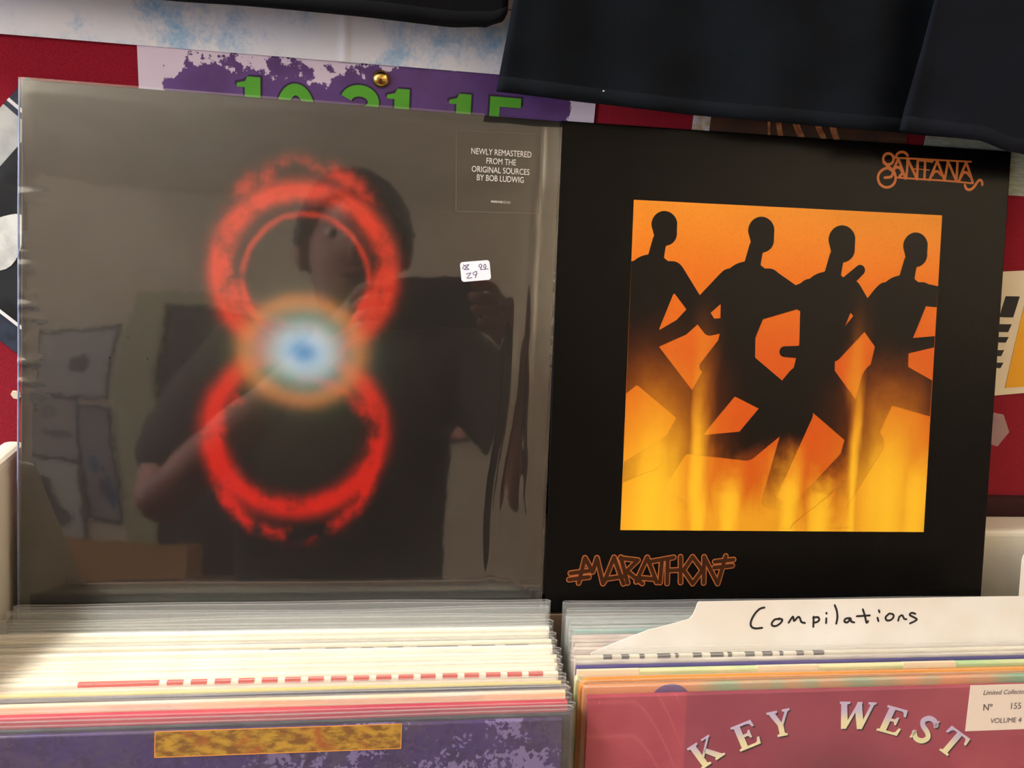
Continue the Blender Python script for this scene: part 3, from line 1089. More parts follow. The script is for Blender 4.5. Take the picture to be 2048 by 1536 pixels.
o = Field.ink([mm(q) for q in SANTANA], [.0012 if k in (5, 6) else (.0006 if k == 7 else .0018) for k in range(len(SANTANA))], .00026, -.0002).build('title_lettering', orange_ink, lb)
o['label'] = 'orange scrolled SANTANA lettering'
bars = [mm(q) for q in MARATHON]
o = Field.ink(bars, .0040, .00026, -.00012).build('title_lettering', copper_ink, lb)
o['label'] = 'angular MARATHON lettering outlined in copper'
Field.ink(bars, .0026, .00026, -.00022).build('lettering_fill', brown_ink, o)

# ---------------------------------------------------------------- records standing in the bin
sleeve_m = film('poly_sleeve', 1.40, 0.035, tint=(.99, .99, .985, 1), haze=(.88, .88, .85, 1), gloss_rough=0.16, bump=(60, .35, .0015, (1, 1, 3)))
front_sleeve = film('thin_sleeve', 1.36, 0.03, tint=(.99, .99, .99, 1), haze=(.85, .85, .85, 1), gloss_rough=0.12, bump=(30, .25, .0015, (1, 1, 2)))
lit_film_rim = film('lit_sleeve_rim', 1.45, 0.22, tint=(.98, .98, .98, 1), haze=(.92, .93, .95, 1), gloss_rough=0.25)  # extra haze paints the light caught along each sleeve's top
sleeve_old = film('milky_sleeve', 1.45, 0.12, tint=(.96, .97, .965, 1), haze=(.80, .82, .82, 1), gloss_rough=0.22, bump=(40, .5, .002, (1, 1, 3)))

def jacket_mat(name, c, c2=None, stretch=(1, 1, 6), scale=30):
    return mat(name, c, rough=0.55, spec=0.4, color2=c2 or tuple(q * .86 for q in c[:3]) + (1,), var_scale=scale, stretch=stretch)

def cover_mesh(t, m, x0, x1, ztop, zbot, round_top=0.0, rc=0.0):
    """a jacket: rounded top edge; rc rounds its upper corners"""
    b = MB()
    prof = []
    n = 6
    r = t / 2
    for k in range(n + 1):
        a = math.pi * k / n
        prof.append((r - r * math.cos(a), -r * .7 + r * .7 * math.sin(a)))
    NX = 24
    xs = [x0 + (x1 - x0) * k / NX for k in range(NX + 1)]
    if rc:
        xs = [x0 + rc * (1 - math.cos(R(15 * k))) for k in range(7)] + xs[2:-2] + [x1 - rc * (1 - math.cos(R(90 - 15 * k))) for k in range(7)]
    rows = len(prof) + 2
    for x in xs:
        dz = 0
        if rc:
            e = min(x - x0, x1 - x)
            if e < rc:
                dz = rc - math.sqrt(max(rc * rc - (rc - e) ** 2, 0))
        b.v.append((x, 0, zbot))
        for py, pz in prof:
            b.v.append((x, py, ztop + pz - dz))
        b.v.append((x, t, zbot))
    for k in range(len(xs) - 1):
        for j in range(rows - 1):
            i = k * rows + j
            b.f.append((i, i + rows, i + rows + 1, i + 1))
        b.f.append((k * rows + rows - 1, k * rows + 2 * rows - 1, k * rows + rows, k * rows))
    b.f.append(tuple(range(rows)))
    b.f.append(tuple(range(len(xs) * rows - 1, len(xs) * rows - rows - 1, -1)))
    return b

def sleeve_mesh(t, W, amp, ph, rise):
    """a clear bag: front and back sheets joined at the sides and the bottom, open and wavy along the top"""
    b = MB()
    def yw(x, s):
        e = min(x, W - x)
        k = sm(e, 0, .0016)
        return s * k * (t / 2 + .0006) + amp * k * (math.sin(x * 21 + ph) * .6 + math.sin(x * 47 + 2 * ph) * .4) * (1 if s > 0 else .8)
    def zt(x):
        return rise * .25 * math.sin(x * 13 + ph * 3) * sm(min(x, W - x), 0, .05)
    for s in (-1, 1):
        def fn(u, v, s=s):
            x = W * u
            z = -.322 * (1 - v)
            kk = sm(z, -.03, 0)
            return (x, t / 2 + s * (t / 2 + .0004) * sm(min(x, W - x), 0, .0016) * (1 - kk) + yw(x, s) * kk, z + zt(x) * kk)
        vs_ = [0, .8, .90, .94, .97, .985, .9978, 1.0]
        i = len(b.v)
        us_ = [0, .005, .010] + [k / 40 for k in range(1, 40)] + [.990, .995, 1.0]
        nu = len(us_) - 1
        for v in vs_:
            for a in us_:
                b.v.append(fn(a, v))
        for r_ in range(len(vs_) - 1):
            for a in range(nu):
                k = i + r_ * (nu + 1) + a
                q = (k, k + 1, k + nu + 2, k + nu + 1)
                b.f.append(q if s < 0 else q[::-1])
    return b

def record(label, x0, y, m, t=.0030, drop=.005, dz=0.0, W=.320, cw=.3135, sl=True, sm_=None, amp=.0004, group=None, rc=.0, inset=None, cov_dx=0.0, ph=None, rise=.0015):
    root = thing('record', label, 'record', leaning(x0, y - t / 2, 1.10 + dz), group)
    i = (W - cw) / 2 if inset is None else inset
    c = cover_mesh(t, m, i + cov_dx, i + cov_dx + cw, -drop, -drop - cw, rc=rc).build('cover', m, root, shade=False)
    s = None
    if sl:
        s = sleeve_mesh(t, W, amp, ph if ph is not None else random.uniform(0, 6), rise).build('plastic_sleeve', [sm_ or sleeve_m, lit_film_rim], root, shade=True)
        nf = len(s.data.polygons) // 2
        for k in range(44):
            s.data.polygons[nf - 1 - k].material_index = s.data.polygons[2 * nf - 1 - k].material_index = 1
    return root, c

LEFT = 'records in the left row of the bin'
RIGHT = 'records in the right row of the bin'
cream = jacket_mat('cream_card', srgb(244, 238, 216), srgb(232, 224, 200))
cream2 = jacket_mat('warm_white_card', srgb(246, 242, 228), srgb(236, 230, 214))
greyc = jacket_mat('grey_cream_card', srgb(206, 204, 190), srgb(184, 180, 168))
greyw = jacket_mat('grey_white_card', srgb(186, 192, 190), srgb(160, 166, 166))
slatec = jacket_mat('slate_card', srgb(84, 86, 98), srgb(66, 68, 80))
greyd = jacket_mat('dark_grey_card', srgb(70, 72, 82), srgb(52, 54, 62))
peach = jacket_mat('peach_card', srgb(236, 196, 158), srgb(228, 206, 190), scale=14)
peachc = jacket_mat('pale_peach_card', srgb(240, 222, 200), srgb(230, 204, 186))
yellow = jacket_mat('pale_yellow_card', srgb(226, 206, 110), srgb(232, 220, 160), scale=12)
pinkm = jacket_mat('rose_pink_card', srgb(176, 54, 78), srgb(192, 74, 84), scale=10)
redink = mat('red_ink', srgb(214, 60, 54), rough=0.6)
greyink = mat('grey_dash_ink', srgb(110, 108, 104), rough=0.6)
darkink = mat('dark_dash_ink', srgb(70, 62, 58), rough=0.6)
ochre = mat('ochre_dash_ink', srgb(226, 200, 120), rough=0.6)

def dashes(cover, segs, m, t, drop, name='spine_print', depth=.0010):
    """flat print along the top edge of a jacket"""
    b = MB()
    for xa, xb in segs:
        b.box(xa, xb, -.00006, t * .62, -drop - t * .35 - depth, -drop + .00010)
    return b.build(name, m, cover)

X0 = -.3215
L = [  # y, x shift, material, thickness, drop, raise, kind
    (-.0800, .008, greyw, .0030, .016, .0045, 'tall'),
    (-.0850, .006, greyw, .0026, .012, .0035, 'tall2'),
    (-.0905, .003, greyc, .0030, .010, .0010, 'crinkle'),
    (-.0968, .004, cream2, .0042, .0035, .0005, 'thick'),
    (-.1020, .002, cream, .0032, .004, 0, 'cream'),
    (-.1062, .000, greyc, .0030, .004, 0, 'grey1'),
    (-.1104, .003, cream, .0030, .004, .0005, 'cream'),
    (-.1146, .001, greyc, .0030, .004, 0, 'dash'),
    (-.1188, .002, cream2, .0030, .003, .001, 'cream'),
    (-.1228, .000, cream2, .0030, .004, 0, 'cream'),
    (-.1266, .003, cream, .0028, .004, .0004, 'cream'),
    (-.1302, .001, cream2, .0030, .004, 0, 'cream'),
    (-.1340, .002, cream, .0030, .004, 0, 'cream'),
    (-.1376, .000, cream2, .0030, .004, .0006, 'cream'),
    (-.1416, .001, cream2, .0034, .004, 0, 'red'),
    (-.1464, -.001, peachc, .0032, .005, 0, 'peachw'),
    (-.1506, .001, yellow, .0030, .004, 0, 'yellow'),
    (-.1546, .000, slatec, .0030, .004, .0004, 'slate'),
    (-.1580, .001, greyd, .0026, .005, 0, 'dgrey'),
    (-.1616, .000, greyd, .0030, .004, 0, 'marks'),
    (-.1656, .000, peach, .0032, .0015, .0022, 'peach'),
    (-.1706, .000, pinkm, .0050, .003, .0016, 'pink'),
    (-.1755, .001, greyd, .0024, .005, -.0005, 'back'),
]
NAMES = {
    'tall': 'record in a tall crinkled clear sleeve rising against the bottom of the dark ring album',
    'tall2': 'record in a crinkled clear sleeve right in front of the tallest sleeve, left row',
    'crinkle': 'grey record in a loose crinkled sleeve just behind the thick cream record, left row',
    'thick': 'thick cream record with the broadest pale edge at the back of the left row',
    'cream': ['cream record directly in front of the thick cream one, left row', 'cream record directly behind the one with grey dashes, left row', 'warm white record directly in front of the one with grey dashes, left row', 'warm white record second in front of the one with grey dashes, left row', 'cream record third in front of the one with grey dashes, left row', 'warm white record third behind the one with red dashes, left row', 'cream record second behind the one with red dashes, left row', 'warm white record directly behind the one with red dashes, left row'],
    'grey1': 'plain grey-cream record among the pale records of the left row, no print on its edge',
    'dash': 'grey-cream record with grey dashes printed along its edge, left row',
    'red': 'white record with a row of red dashes printed along its edge, left row',
    'peachw': 'pale peach record directly in front of the red-dashed one, left row',
    'yellow': 'pale yellow-edged record in the left row',
    'slate': 'slate blue-grey record just in front of the pale yellow one, left row',
    'dgrey': 'dark grey record with plain edge between the slate one and the speckled one',
    'marks': 'dark grey record with ochre and dark speckles along its edge, behind the peach one',
    'peach': 'peach-edged record right behind the rose pink one, left row',
    'pink': 'rose pink record with a thick rounded edge near the front of the left row',
    'back': 'dark grey record between the rose pink one and the purple front cover, left row',
}
for y, dx, m_, t, drop, dz, kind in L:
    tall = kind in ('tall', 'tall2', 'crinkle')
    name = NAMES[kind].pop(0) if kind == 'cream' else NAMES[kind]
    root, c = record(name, X0 + dx, y, m_, t, drop, dz, W=.3195 if not tall else .3165, sm_=sleeve_old if tall else None,
                     amp=.0016 if tall else .0004, group=LEFT, rise=.004 if tall else .0015)
    if kind == 'dash':
        dashes(c, [(.155, .172), (.186, .197), (.206, .213), (.221, .230), (.238, .262), (.270, .284), (.290, .304)], greyink, t, drop)
    if kind == 'red':
        dashes(c, [(.106 + .0121 * k, .106 + .0121 * k + .0082) for k in range(17)] + [(.062, .102)], redink, t, drop)
    if kind == 'marks':
        rm = random.Random(5)
        dashes(c, [(.020 + .0052 * k, .020 + .0052 * k + rm.uniform(.0015, .0045)) for k in range(26)], ochre, t, drop)
        dashes(c, [(.165, .184), (.192, .212), (.218, .236), (.250, .262), (.272, .290)], darkink, t, drop, name='speckle_print')

# purple front record
def camo(g, x, y, z, vec):
    n = g.noise(vec, 60, 7, 0.72)
    n2 = g.noise(vec, 24, 3, 0.6, off=5.0)
    v = g.node('ShaderNodeTexVoronoi')
    g.put(v.inputs['Vector'], vec)
    v.inputs['Scale'].default_value = 520
    s = g.node('ShaderNodeSeparateColor')
    g.nt.links.new(v.outputs['Color'], s.inputs[0])
    px = g.mul(g.sub(s.outputs[0], .5), .16)
    c = g.mix(g.sstep(g.add(n2, px), .36, .66), srgb(64, 46, 100), srgb(76, 64, 86))
    c = g.mix(g.sstep(g.add(n, px), .50, .40), c, srgb(58, 42, 80))
    pat = g.mul(g.sstep(g.add(g.noise(vec, 42, 5, .7, off=9.0), px), .555, .57), g.sstep(x, .10, .20))
    return g.mix(g.mul(pat, .85), c, srgb(122, 108, 152))
purple = custom('purple_mottled_print', camo, rough=0.45)
pr, c = record('front record of the left row, mottled purple cover with a gold band', -.3235, -.1792, purple, .0032, .0055, 0, W=.3205, cw=.3125, inset=.0018, group=LEFT, ph=1.0, sm_=front_sleeve, amp=.0002)
def goldp(g, x, y, z, vec):
    n = g.noise(vec, 130, 4, .6, stretch=(1, 1, 2.2))
    n2 = g.noise(vec, 60, 3, .6, off=2.0)
    c = g.mix(g.sstep(n, .38, .62), srgb(124, 80, 24), srgb(184, 142, 40))
    return g.mix(g.sstep(n2, .5, .7), c, srgb(160, 84, 30))
gold = custom('gold_mottled_print', goldp, rough=0.4)
b = MB()
gx = .3235 - .2111
b.box(gx, gx + .1187, -.00012, .00002, -.0184, -.0056)
gb = b.build('gold_band', gold, c)
b = MB()
for xa, xb, za, zb in ((gx, gx + .1187, -.0058, -.0054), (gx, gx + .1187, -.0186, -.0182), (gx - .0002, gx + .0002, -.0184, -.0056), (gx + .1185, gx + .1189, -.0184, -.0056)):
    b.box(xa, xb, -.00016, 0, za, zb)
b.build('band_rim', mat('gold_rim_ink', srgb(226, 150, 60), rough=0.5), c)

# right row
teal = jacket_mat('teal_card', srgb(128, 170, 166), srgb(150, 180, 172))
pinkw = jacket_mat('pinkish_white_card', srgb(222, 206, 198), srgb(204, 186, 178))
news = jacket_mat('newsprint_card', srgb(236, 230, 214), srgb(220, 212, 196))
whitec = jacket_mat('white_grey_card', srgb(226, 218, 208), srgb(190, 182, 178))
navyc = jacket_mat('navy_card', srgb(52, 48, 116), srgb(80, 70, 132), scale=10)
mint = jacket_mat('mint_cream_card', srgb(170, 204, 150), srgb(226, 214, 172), scale=9)
orangec = jacket_mat('orange_card', srgb(216, 146, 56), srgb(206, 132, 48), scale=8)
def teal_orange(g, x, y, z, vec):
    n = g.noise(vec, 12, 3, .5, stretch=(1, .2, .5), off=1.4)
    return g.mix(g.sstep(n, .42, .58), srgb(226, 150, 100), srgb(120, 178, 146))
tealor = custom('teal_orange_print', teal_orange, rough=0.5)
RR = [
    (-.0792, .014, greyw, .0028, .010, .0030, 'r_tall'),
    (-.0850, .0155, greyw, .0030, .008, .0010, 'r_white'),
    (-.0905, .0135, greyw, .0030, .007, 0, 'r_grey'),
    (-.0975, .0150, teal, .0040, .005, 0, 'r_teal'),
    (-.1040, .0125, pinkw, .0034, .005, 0, 'r_pink1'),
    (-.1085, .0118, pinkw, .0032, .005, 0, 'r_pink2'),
    (-.1128, .0122, whitec, .0030, .005, 0, 'r_pink3'),
    (-.1168, .0105, pinkw, .0030, .005, 0, 'r_pink4'),
    (-.1278, .0088, news, .0030, .0035, 0, 'r_news'),
    (-.1320, .0080, whitec, .0032, .004, 0, 'r_white2'),
    (-.1366, .0076, navyc, .0034, .004, 0, 'r_navy'),
    (-.1425, .0058, mint, .0040, .003, .0002, 'r_mint'),
    (-.1490, .0066, orangec, .0050, .0035, .0004, 'r_orange'),
    (-.1556, .0074, tealor, .0034, .0035, 0, 'r_tealor'),
]
RN = {
    'r_tall': 'record in the tallest clear sleeve, standing against the bottom of the black album',
    'r_white': 'grey-white record second from the back of the right row, edge catching the light',
    'r_grey': 'grey-white record directly behind the teal-edged one, right row',
    'r_teal': 'teal-edged record behind the lettered white divider card',
    'r_pink1': 'pinkish white record right in front of the teal-edged one',
    'r_pink2': 'pinkish white record second in front of the teal-edged one, behind the divider card',
    'r_pink3': 'grey-white record second behind the lettered divider card',
    'r_pink4': 'pinkish white record touching the back of the lettered divider card',
    'r_news': 'white record with dark newsprint-like marks on its edge, in front of the divider card',
    'r_white2': 'white-grey record just behind the navy-edged one, right row',
    'r_navy': 'navy blue-edged record in the right row',
    'r_mint': 'mint and cream mottled record with a rounded corner behind the orange one',
    'r_orange': 'thick orange record with a rounded edge near the front of the right row',
    'r_tealor': 'teal and orange record directly behind the rose red front cover',
}
for y, x, m_, t, drop, dz, kind in RR:
    tall = kind in ('r_tall', 'r_white', 'r_grey')
    soft = kind in ('r_mint', 'r_orange')
    root, c = record(RN[kind], x - .003, y, m_, t, drop, dz, sm_=sleeve_old if tall else None, amp=.0010 if tall else .0004, group=RIGHT, rc=.006 if soft else 0, sl=not soft)
    if kind == 'r_news':
        rm = random.Random(9)
        dashes(c, [(.02 + .011 * k, .02 + .011 * k + rm.uniform(.002, .009)) for k in range(13)], darkink, t, drop, depth=.0016)
    if kind == 'r_mint':
        cream_ink = mat('cream_dash_ink', srgb(232, 216, 186), rough=0.6)
        for seg in ((.004, .040), (.112, .150), (.205, .240)):
            dashes(c, [seg], cream_ink, t, drop, depth=.002)
    if kind == 'r_tealor':
        b = MB()
        b.plate([(.0535 + .013 * math.cos(2 * math.pi * k / 30), -.0165 + .013 * math.sin(2 * math.pi * k / 30)) for k in range(30)], -.0001, .0001)
        b.build('purple_disc', mat('purple_disc_ink', srgb(112, 76, 134), rough=0.5), c)
record('record in a clear sleeve beyond the right edge of the black album', .328, -.0830, greyw, .003, .010, .0020, sm_=sleeve_old, amp=.001, group=RIGHT)

# rose red front record with arched lettering
def rose(g, x, y, z, vec):
    n = g.noise(vec, 20, 4, .6)
    block = g.mul(g.sstep(x, .0585, .0600), g.sstep(x, .33, .10))
    c = g.mix(g.sstep(n, .35, .7), srgb(174, 72, 88), srgb(160, 56, 78))
    c = g.mix(g.mul(block, .55), c, srgb(122, 50, 74))
    dx, dz_ = g.sub(x, .152), g.sub(z, -.105)
    d = g.m('SQRT', g.add(g.mul(dx, dx), g.mul(dz_, dz_)))
    c = g.mix(g.mul(g.sstep(d, .085, .035), .75), c, srgb(98, 40, 58))
    # faint feather-like arcs at the left
    q = g.add(g.mul(z, 1.0), g.mul(g.m('POWER', g.m('MAXIMUM', g.sub(x, .028), 0.0), 1.5), 9.0))
    f = g.m('FRACT', g.mul(q, 52.0))
    line = g.mul(g.mul(g.gauss(g.sub(f, .5), .07), g.sstep(x, .062, .050)), .30)
    return g.mix(line, c, srgb(204, 104, 116))
rosem = custom('rose_red_print', rose, rough=0.42)
kr, c = record('front record of the right row, rose red cover with arched cream lettering', .0062, -.1610, rosem, .0034, .0058, 0, W=.3215, cw=.3135, inset=.0028, group=RIGHT, ph=2.0, sm_=front_sleeve, amp=.0002)
KX = .0062                       # record-local x = bin x - KX
def letter_grad(g, x, y, z, vec):
    # vertical blend inside each letter object, lilac above, cream below
    n = g.node('ShaderNodeTexCoord')
    s = g.node('ShaderNodeSeparateXYZ')
    g.nt.links.new(n.outputs['Generated'], s.inputs[0])
    return g.mix(g.sstep(s.outputs[2], .25, .75), srgb(232, 222, 176), srgb(196, 180, 208))
lgrad = custom('lilac_cream_letters', letter_grad, rough=0.45)
lshadow = mat('letter_shadow_ink', srgb(52, 30, 44), rough=0.5)
SER = {
    'K': [[(0, 0), (.42, 0), (.42, .07), (.32, .10), (.32, .90), (.42, .93), (.42, 1), (0, 1), (0, .93), (.09, .90), (.09, .10), (0, .07)],
          [(.28, .42), (.42, .55), (.80, .93), (.72, .94), (.60, .93), (.60, 1), (.94, 1), (.94, .93), (.88, .92), (.54, .58), (.28, .30)][::-1],
          [(.40, .54), (.56, .62), (.94, .09), (1.02, .07), (1.02, 0), (.62, 0), (.62, .07), (.68, .09)][::-1]],
    'E': [[(0, 0), (.80, 0), (.84, .28), (.76, .28), (.70, .12), (.62, .09), (.33, .09), (.33, .46), (.48, .46), (.54, .36), (.60, .36), (.60, .66), (.54, .66), (.48, .56), (.33, .56), (.33, .91), (.60, .91), (.68, .87), (.74, .74), (.82, .74), (.78, 1), (0, 1), (0, .93), (.10, .90), (.10, .10), (0, .07)]],
    'Y': [[(.26, 0), (.68, 0), (.68, .07), (.58, .10), (.58, .42), (.86, .90), (.96, .93), (.96, 1), (.64, 1), (.64, .93), (.74, .90), (.53, .52), (.34, .90), (.44, .93), (.44, 1), (0, 1), (0, .93), (.08, .90), (.36, .42), (.36, .10), (.26, .07)]],
    'W': [[(.26, 0), (.44, 0), (.66, .62), (.86, 0), (1.04, 0), (1.30, .90), (1.38, .93), (1.38, 1), (1.08, 1), (1.08, .93), (1.18, .90), (1.02, .34), (.84, .90), (.84, 1), (.66, 1), (.64, .86), (.44, .30), (.28, .90), (.38, .93), (.38, 1), (0, 1), (0, .93), (.06, .90)]],
    'S': None,
    'T': [[(.28, 0), (.70, 0), (.70, .07), (.60, .10), (.60, .91), (.76, .91), (.84, .86), (.90, .70), (.98, .70), (.95, 1), (.03, 1), (0, .70), (.08, .70), (.14, .86), (.22, .91), (.38, .91), (.38, .10), (.28, .07)]],
}
for ch, lx, lz, ang, h, wd in (('K', 78.2, -39.6, 32.0, 15.5, 15.5), ('E', 102.7, -30.6, 20.3, 15.5, 16.0), ('Y', 122.0, -24.6, 9.7, 15.5, 14.5), ('W', 167.5, -21.6, -3.0, 16.0, 16.5),
                               ('E', 192.5, -25.8, -16.0, 16.0, 17.0), ('S', 212.5, -31.6, -24.8, 16.0, 15.0), ('T', 230.5, -40.2, -34.2, 16.0, 16.5)):
    w_ = 1.38 if ch == 'W' else 1.0
    ca, sa = math.cos(R(ang)), math.sin(R(ang))
    def put(p, ox=0, oz=0):
        a = (p[0] - w_ / 2) * wd
        e = (p[1] - .5) * h
        a += -.10 * e if ch in 'KEY' and lx < 130 else .12 * e
        return ((lx + a * ca - e * sa + ox) / 1000 - KX, (lz + a * sa + e * ca + oz) / 1000)
    for nm, m_, y0, y1, ox, oz in (('letter_shadow', lshadow, -.00012, .00002, .9, -.9), ('letter', lgrad, -.00030, -.00012, 0, 0)):
        b = MB()
        if ch == 'S':
            b.stroke([put(p, ox, oz) for p in ((.80, .80), (.62, .93), (.36, .93), (.20, .77), (.30, .60), (.62, .44), (.78, .26), (.62, .07), (.34, .07), (.14, .24))], .0030, y0, y1)
            b.plate([put(p, ox, oz) for p in ((.74, .70), (.84, .70), (.84, 1.0), (.76, .98))][::1], y0, y1)
            b.plate([put(p, ox, oz) for p in ((.08, .00), (.18, .02), (.20, .30), (.10, .30))][::1], y0, y1)
        else:
            for poly in SER[ch]:
                b.plate([put(p, ox, oz) for p in poly], y0, y1)
        b.build(nm, m_, c)
b = MB()
b.plate([(.2395 - KX, -.0058), (.2383 - KX, -.0335), (.3197 - KX, -.0335), (.3197 - KX, -.0058)][::1], -.00016, .00002)
lb_ = b.build('edition_label', mat('label_paper', srgb(236, 220, 206), rough=0.6), c)
ink = mat('faded_ink', srgb(96, 82, 84), rough=0.6)
text_mesh('Limited Collector\u2019s', .0040, ink, 'lettering', lb_, .2478 - KX, -.0105, -.00025, align='LEFT', shear=.25)
text_mesh('N\u00ba', .0056, ink, 'lettering', lb_, .2485 - KX, -.0195, -.00025, align='LEFT', offset=.00006)
text_mesh('155', .0054, ink, 'lettering', lb_, .2660 - KX, -.0192, -.00025, align='LEFT')
text_mesh('VOLUME 4', .0044, ink, 'lettering', lb_, .2540 - KX, -.0278, -.00025, align='LEFT', shear=.1)

# white divider card
dc = thing('divider_card', 'white cardboard divider with handwritten word Compilations in the right row', 'divider card', leaning(0, -.1222, 1.10))
b = MB()
b.plate([(.020, -.322), (.330, -.322), (.330, .0262), (.302, .0257), (.1821, .0250), (.0857, .0245), (.0846, .0235), (.0835, .0198), (.0822, .0166), (.0800, .0139), (.0670, .0104), (.0548, .0076), (.0352, .0003), (.020, -.006)], 0, .0007)
b.build('card', mat('card_white', srgb(236, 234, 230), rough=0.6, color2=srgb(228, 222, 212), var_scale=14), dc)
Field.ink([mm(q) for q in HAND + HAND_END], .0013, .0003, -.00012).build('handwriting', lettering_black, dc)
b = MB()
b.plate([(.0000, -.357), (.200, -.357), (.200, .0), (.0085, .0)] + [(.0085 + .0085 * math.cos(R(90 + 15 * k)), -.0085 + .0085 * math.sin(R(90 + 15 * k))) for k in range(1, 7)], 0, .0008)
d2 = thing('divider_card', 'blank white divider card with rounded corner at the far right end of the bin', 'divider card', leaning(.3395, -.0690, 1.1340))
b.build('card', bpy.data.materials['card_white'], d2)

# ---------------------------------------------------------------- the photographer, seen mirrored in the shrink wrap
skin = mat('skin', srgb(146, 92, 70), rough=0.5, color2=srgb(132, 80, 60), var_scale=20)
shirt_m = mat('brown_shirt_cotton', srgb(58, 44, 38), rough=0.9, color2=srgb(46, 34, 30), var_scale=30)
jeans = mat('dark_denim', srgb(44, 50, 66), rough=0.9, color2=srgb(36, 42, 58), var_scale=40)
hair_m = mat('dark_hair', srgb(40, 30, 24), rough=0.6, color2=srgb(24, 18, 14), var_scale=60, stretch=(1, 1, 6))
shoe_m = mat('black_leather', srgb(26, 24, 24), rough=0.4)

def skin_mesh(name, chains, material, parent, levels=1, root=0):
    """grow a body from joints: chains of (point, radius_x, radius_y); equal points share one vertex"""
    verts, rad, edges, idx = [], [], [], {}
    def vid(p, r):
        k = tuple(round(c, 4) for c in p)
        if k not in idx:
            idx[k] = len(verts)
            verts.append(p)
            rad.append(r if isinstance(r, tuple) else (r, r))
        return idx[k]
    for ch in chains:
        ids = [vid(p, r) for p, r in ch]
        edges += list(zip(ids, ids[1:]))
    me = bpy.data.meshes.new(name)
    me.from_pydata(verts, edges, [])
    o = link(name, me, parent)
    o.modifiers.new('skin', 'SKIN').use_smooth_shade = True
    for k, r in enumerate(rad):
        me.skin_vertices[0].data[k].radius = r
        me.skin_vertices[0].data[k].use_root = (k == root)
    s = o.modifiers.new('sub', 'SUBSURF')
    s.levels = s.render_levels = levels
    bpy.context.view_layer.update()
    final = bpy.data.meshes.new_from_object(o.evaluated_get(bpy.context.evaluated_depsgraph_get()))
    o.modifiers.clear()
    o.data = final
    final.materials.clear()
    final.materials.append(material)
    for p in final.polygons:
        p.use_smooth = True
    return o

PX, PY = -.155, -.900
per = thing('person', 'person in a brown shirt holding a black phone sideways, mirrored in the shrink wrap', 'person', Matrix.Identity(4))
def V(x, y, z): return (PX + x, PY + y, z)
pelvis = (V(0, 0, .93), (.15, .11))
chest = (V(0, .01, 1.24), (.155, .105))
neckb = (V(0, .015, 1.40), (.065, .06))
RS, LS = V(.178, .01, 1.375), V(-.178, .01, 1.375)
RE, LE = (.130, -.755, 1.165), (-.415, -.765, 1.150)
RW, LW = (.083, -.615, 1.345), (-.215, -.640, 1.330)
RP, LP_ = (.040, -.590, 1.396), (-.140, -.597, 1.400)
body_ch = [
    [pelvis, (V(0, .005, 1.07), (.13, .095)), chest, (V(0, .015, 1.34), (.12, .085)), neckb, (V(0, .030, 1.455), .056),
     (V(0, .045, 1.500), (.062, .070)), (V(0, .045, 1.555), (.074, .092)), (V(0, .035, 1.620), (.070, .088)), (V(0, .03, 1.668), (.040, .05))],
    [(V(0, .015, 1.34), (.12, .085)), (RS, .056), ((.115, -.80, 1.26), .044), (RE, .040), ((.115, -.69, 1.25), .038), (RW, .027), (RP, (.036, .018))],
    [(V(0, .015, 1.34), (.12, .085)), (LS, .056), ((-.385, -.82, 1.255), .044), (LE, .040), ((-.32, -.705, 1.24), .038), (LW, .027), (LP_, (.036, .018))],
    [pelvis, (V(.095, 0, .86), .088), (V(.10, .01, .50), .056), (V(.105, -.01, .30), .052), (V(.11, -.02, .085), .036), (V(.12, .10, .035), (.040, .028))],
    [pelvis, (V(-.095, 0, .86), .088), (V(-.10, .01, .50), .056), (V(-.105, -.01, .30), .052), (V(-.11, -.02, .085), .036), (V(-.12, .10, .035), (.040, .028))],
]
# fingers close round the two short ends of the phone, thumbs lie along its screen side
def hand(palm, sx, px):
    out = []
    zs = (1.428, 1.411, 1.394, 1.378)
    ln = (.030, .034, .031, .024)
    for z, l in zip(zs, ln):
        out.append([(palm, (.036, .018)), ((px + sx * .018, -.572, z), .0085), ((px + sx * .014, -.5555, z + .001), .0080), ((px - sx * (l - .012), -.5535, z + .002), .0070)])
    out.append([(palm, (.036, .018)), ((px + sx * .012, -.588, 1.378), .0100), ((px - sx * .012, -.5785, 1.384), .0090), ((px - sx * .030, -.5760, 1.392), .0080)])
    return out
PH0, PH1 = -.118, .020
body_ch += hand(RP, 1, PH1) + hand(LP_, -1, PH0)
body = skin_mesh('body', body_ch, skin, per, 2)
hd = Vector(V(0, .045, 1.555))
for v in body.data.vertices:                                   # nose, brow, chin, eye sockets on the front of the head
    d = v.co - hd
    if abs(d.x) < .09 and -.10 < d.z < .13 and d.y > .02:
        n = math.exp(-(d.x / .012) ** 2 - ((d.z + .012) / .020) ** 2)
        br = math.exp(-(d.x / .045) ** 2 - ((d.z - .032) / .010) ** 2)
        chn = math.exp(-(d.x / .022) ** 2 - ((d.z + .078) / .016) ** 2)
        ey = sum(math.exp(-((d.x - s * .031) / .014) ** 2 - ((d.z - .014) / .012) ** 2) for s in (-1, 1))
        v.co.y += .020 * n + .006 * br + .010 * chn - .008 * ey
def ball(name, c, r, m, parent, seg=14):
    b = MB()
    for k in range(seg // 2 + 1):
        a = math.pi * k / (seg // 2)
        for q in range(seg):
            t = 2 * math.pi * q / seg
            b.v.append((c[0] + r[0] * math.sin(a) * math.cos(t), c[1] + r[1] * math.sin(a) * math.sin(t), c[2] + r[2] * math.cos(a)))
    for k in range(seg // 2):
        for q in range(seg):
            s = (q + 1) % seg
            b.f.append((k * seg + q, (k + 1) * seg + q, (k + 1) * seg + s, k * seg + s))
    return b.build(name, m, parent, shade=True)
eye_m = mat('eye_white', srgb(170, 160, 150), rough=0.2)
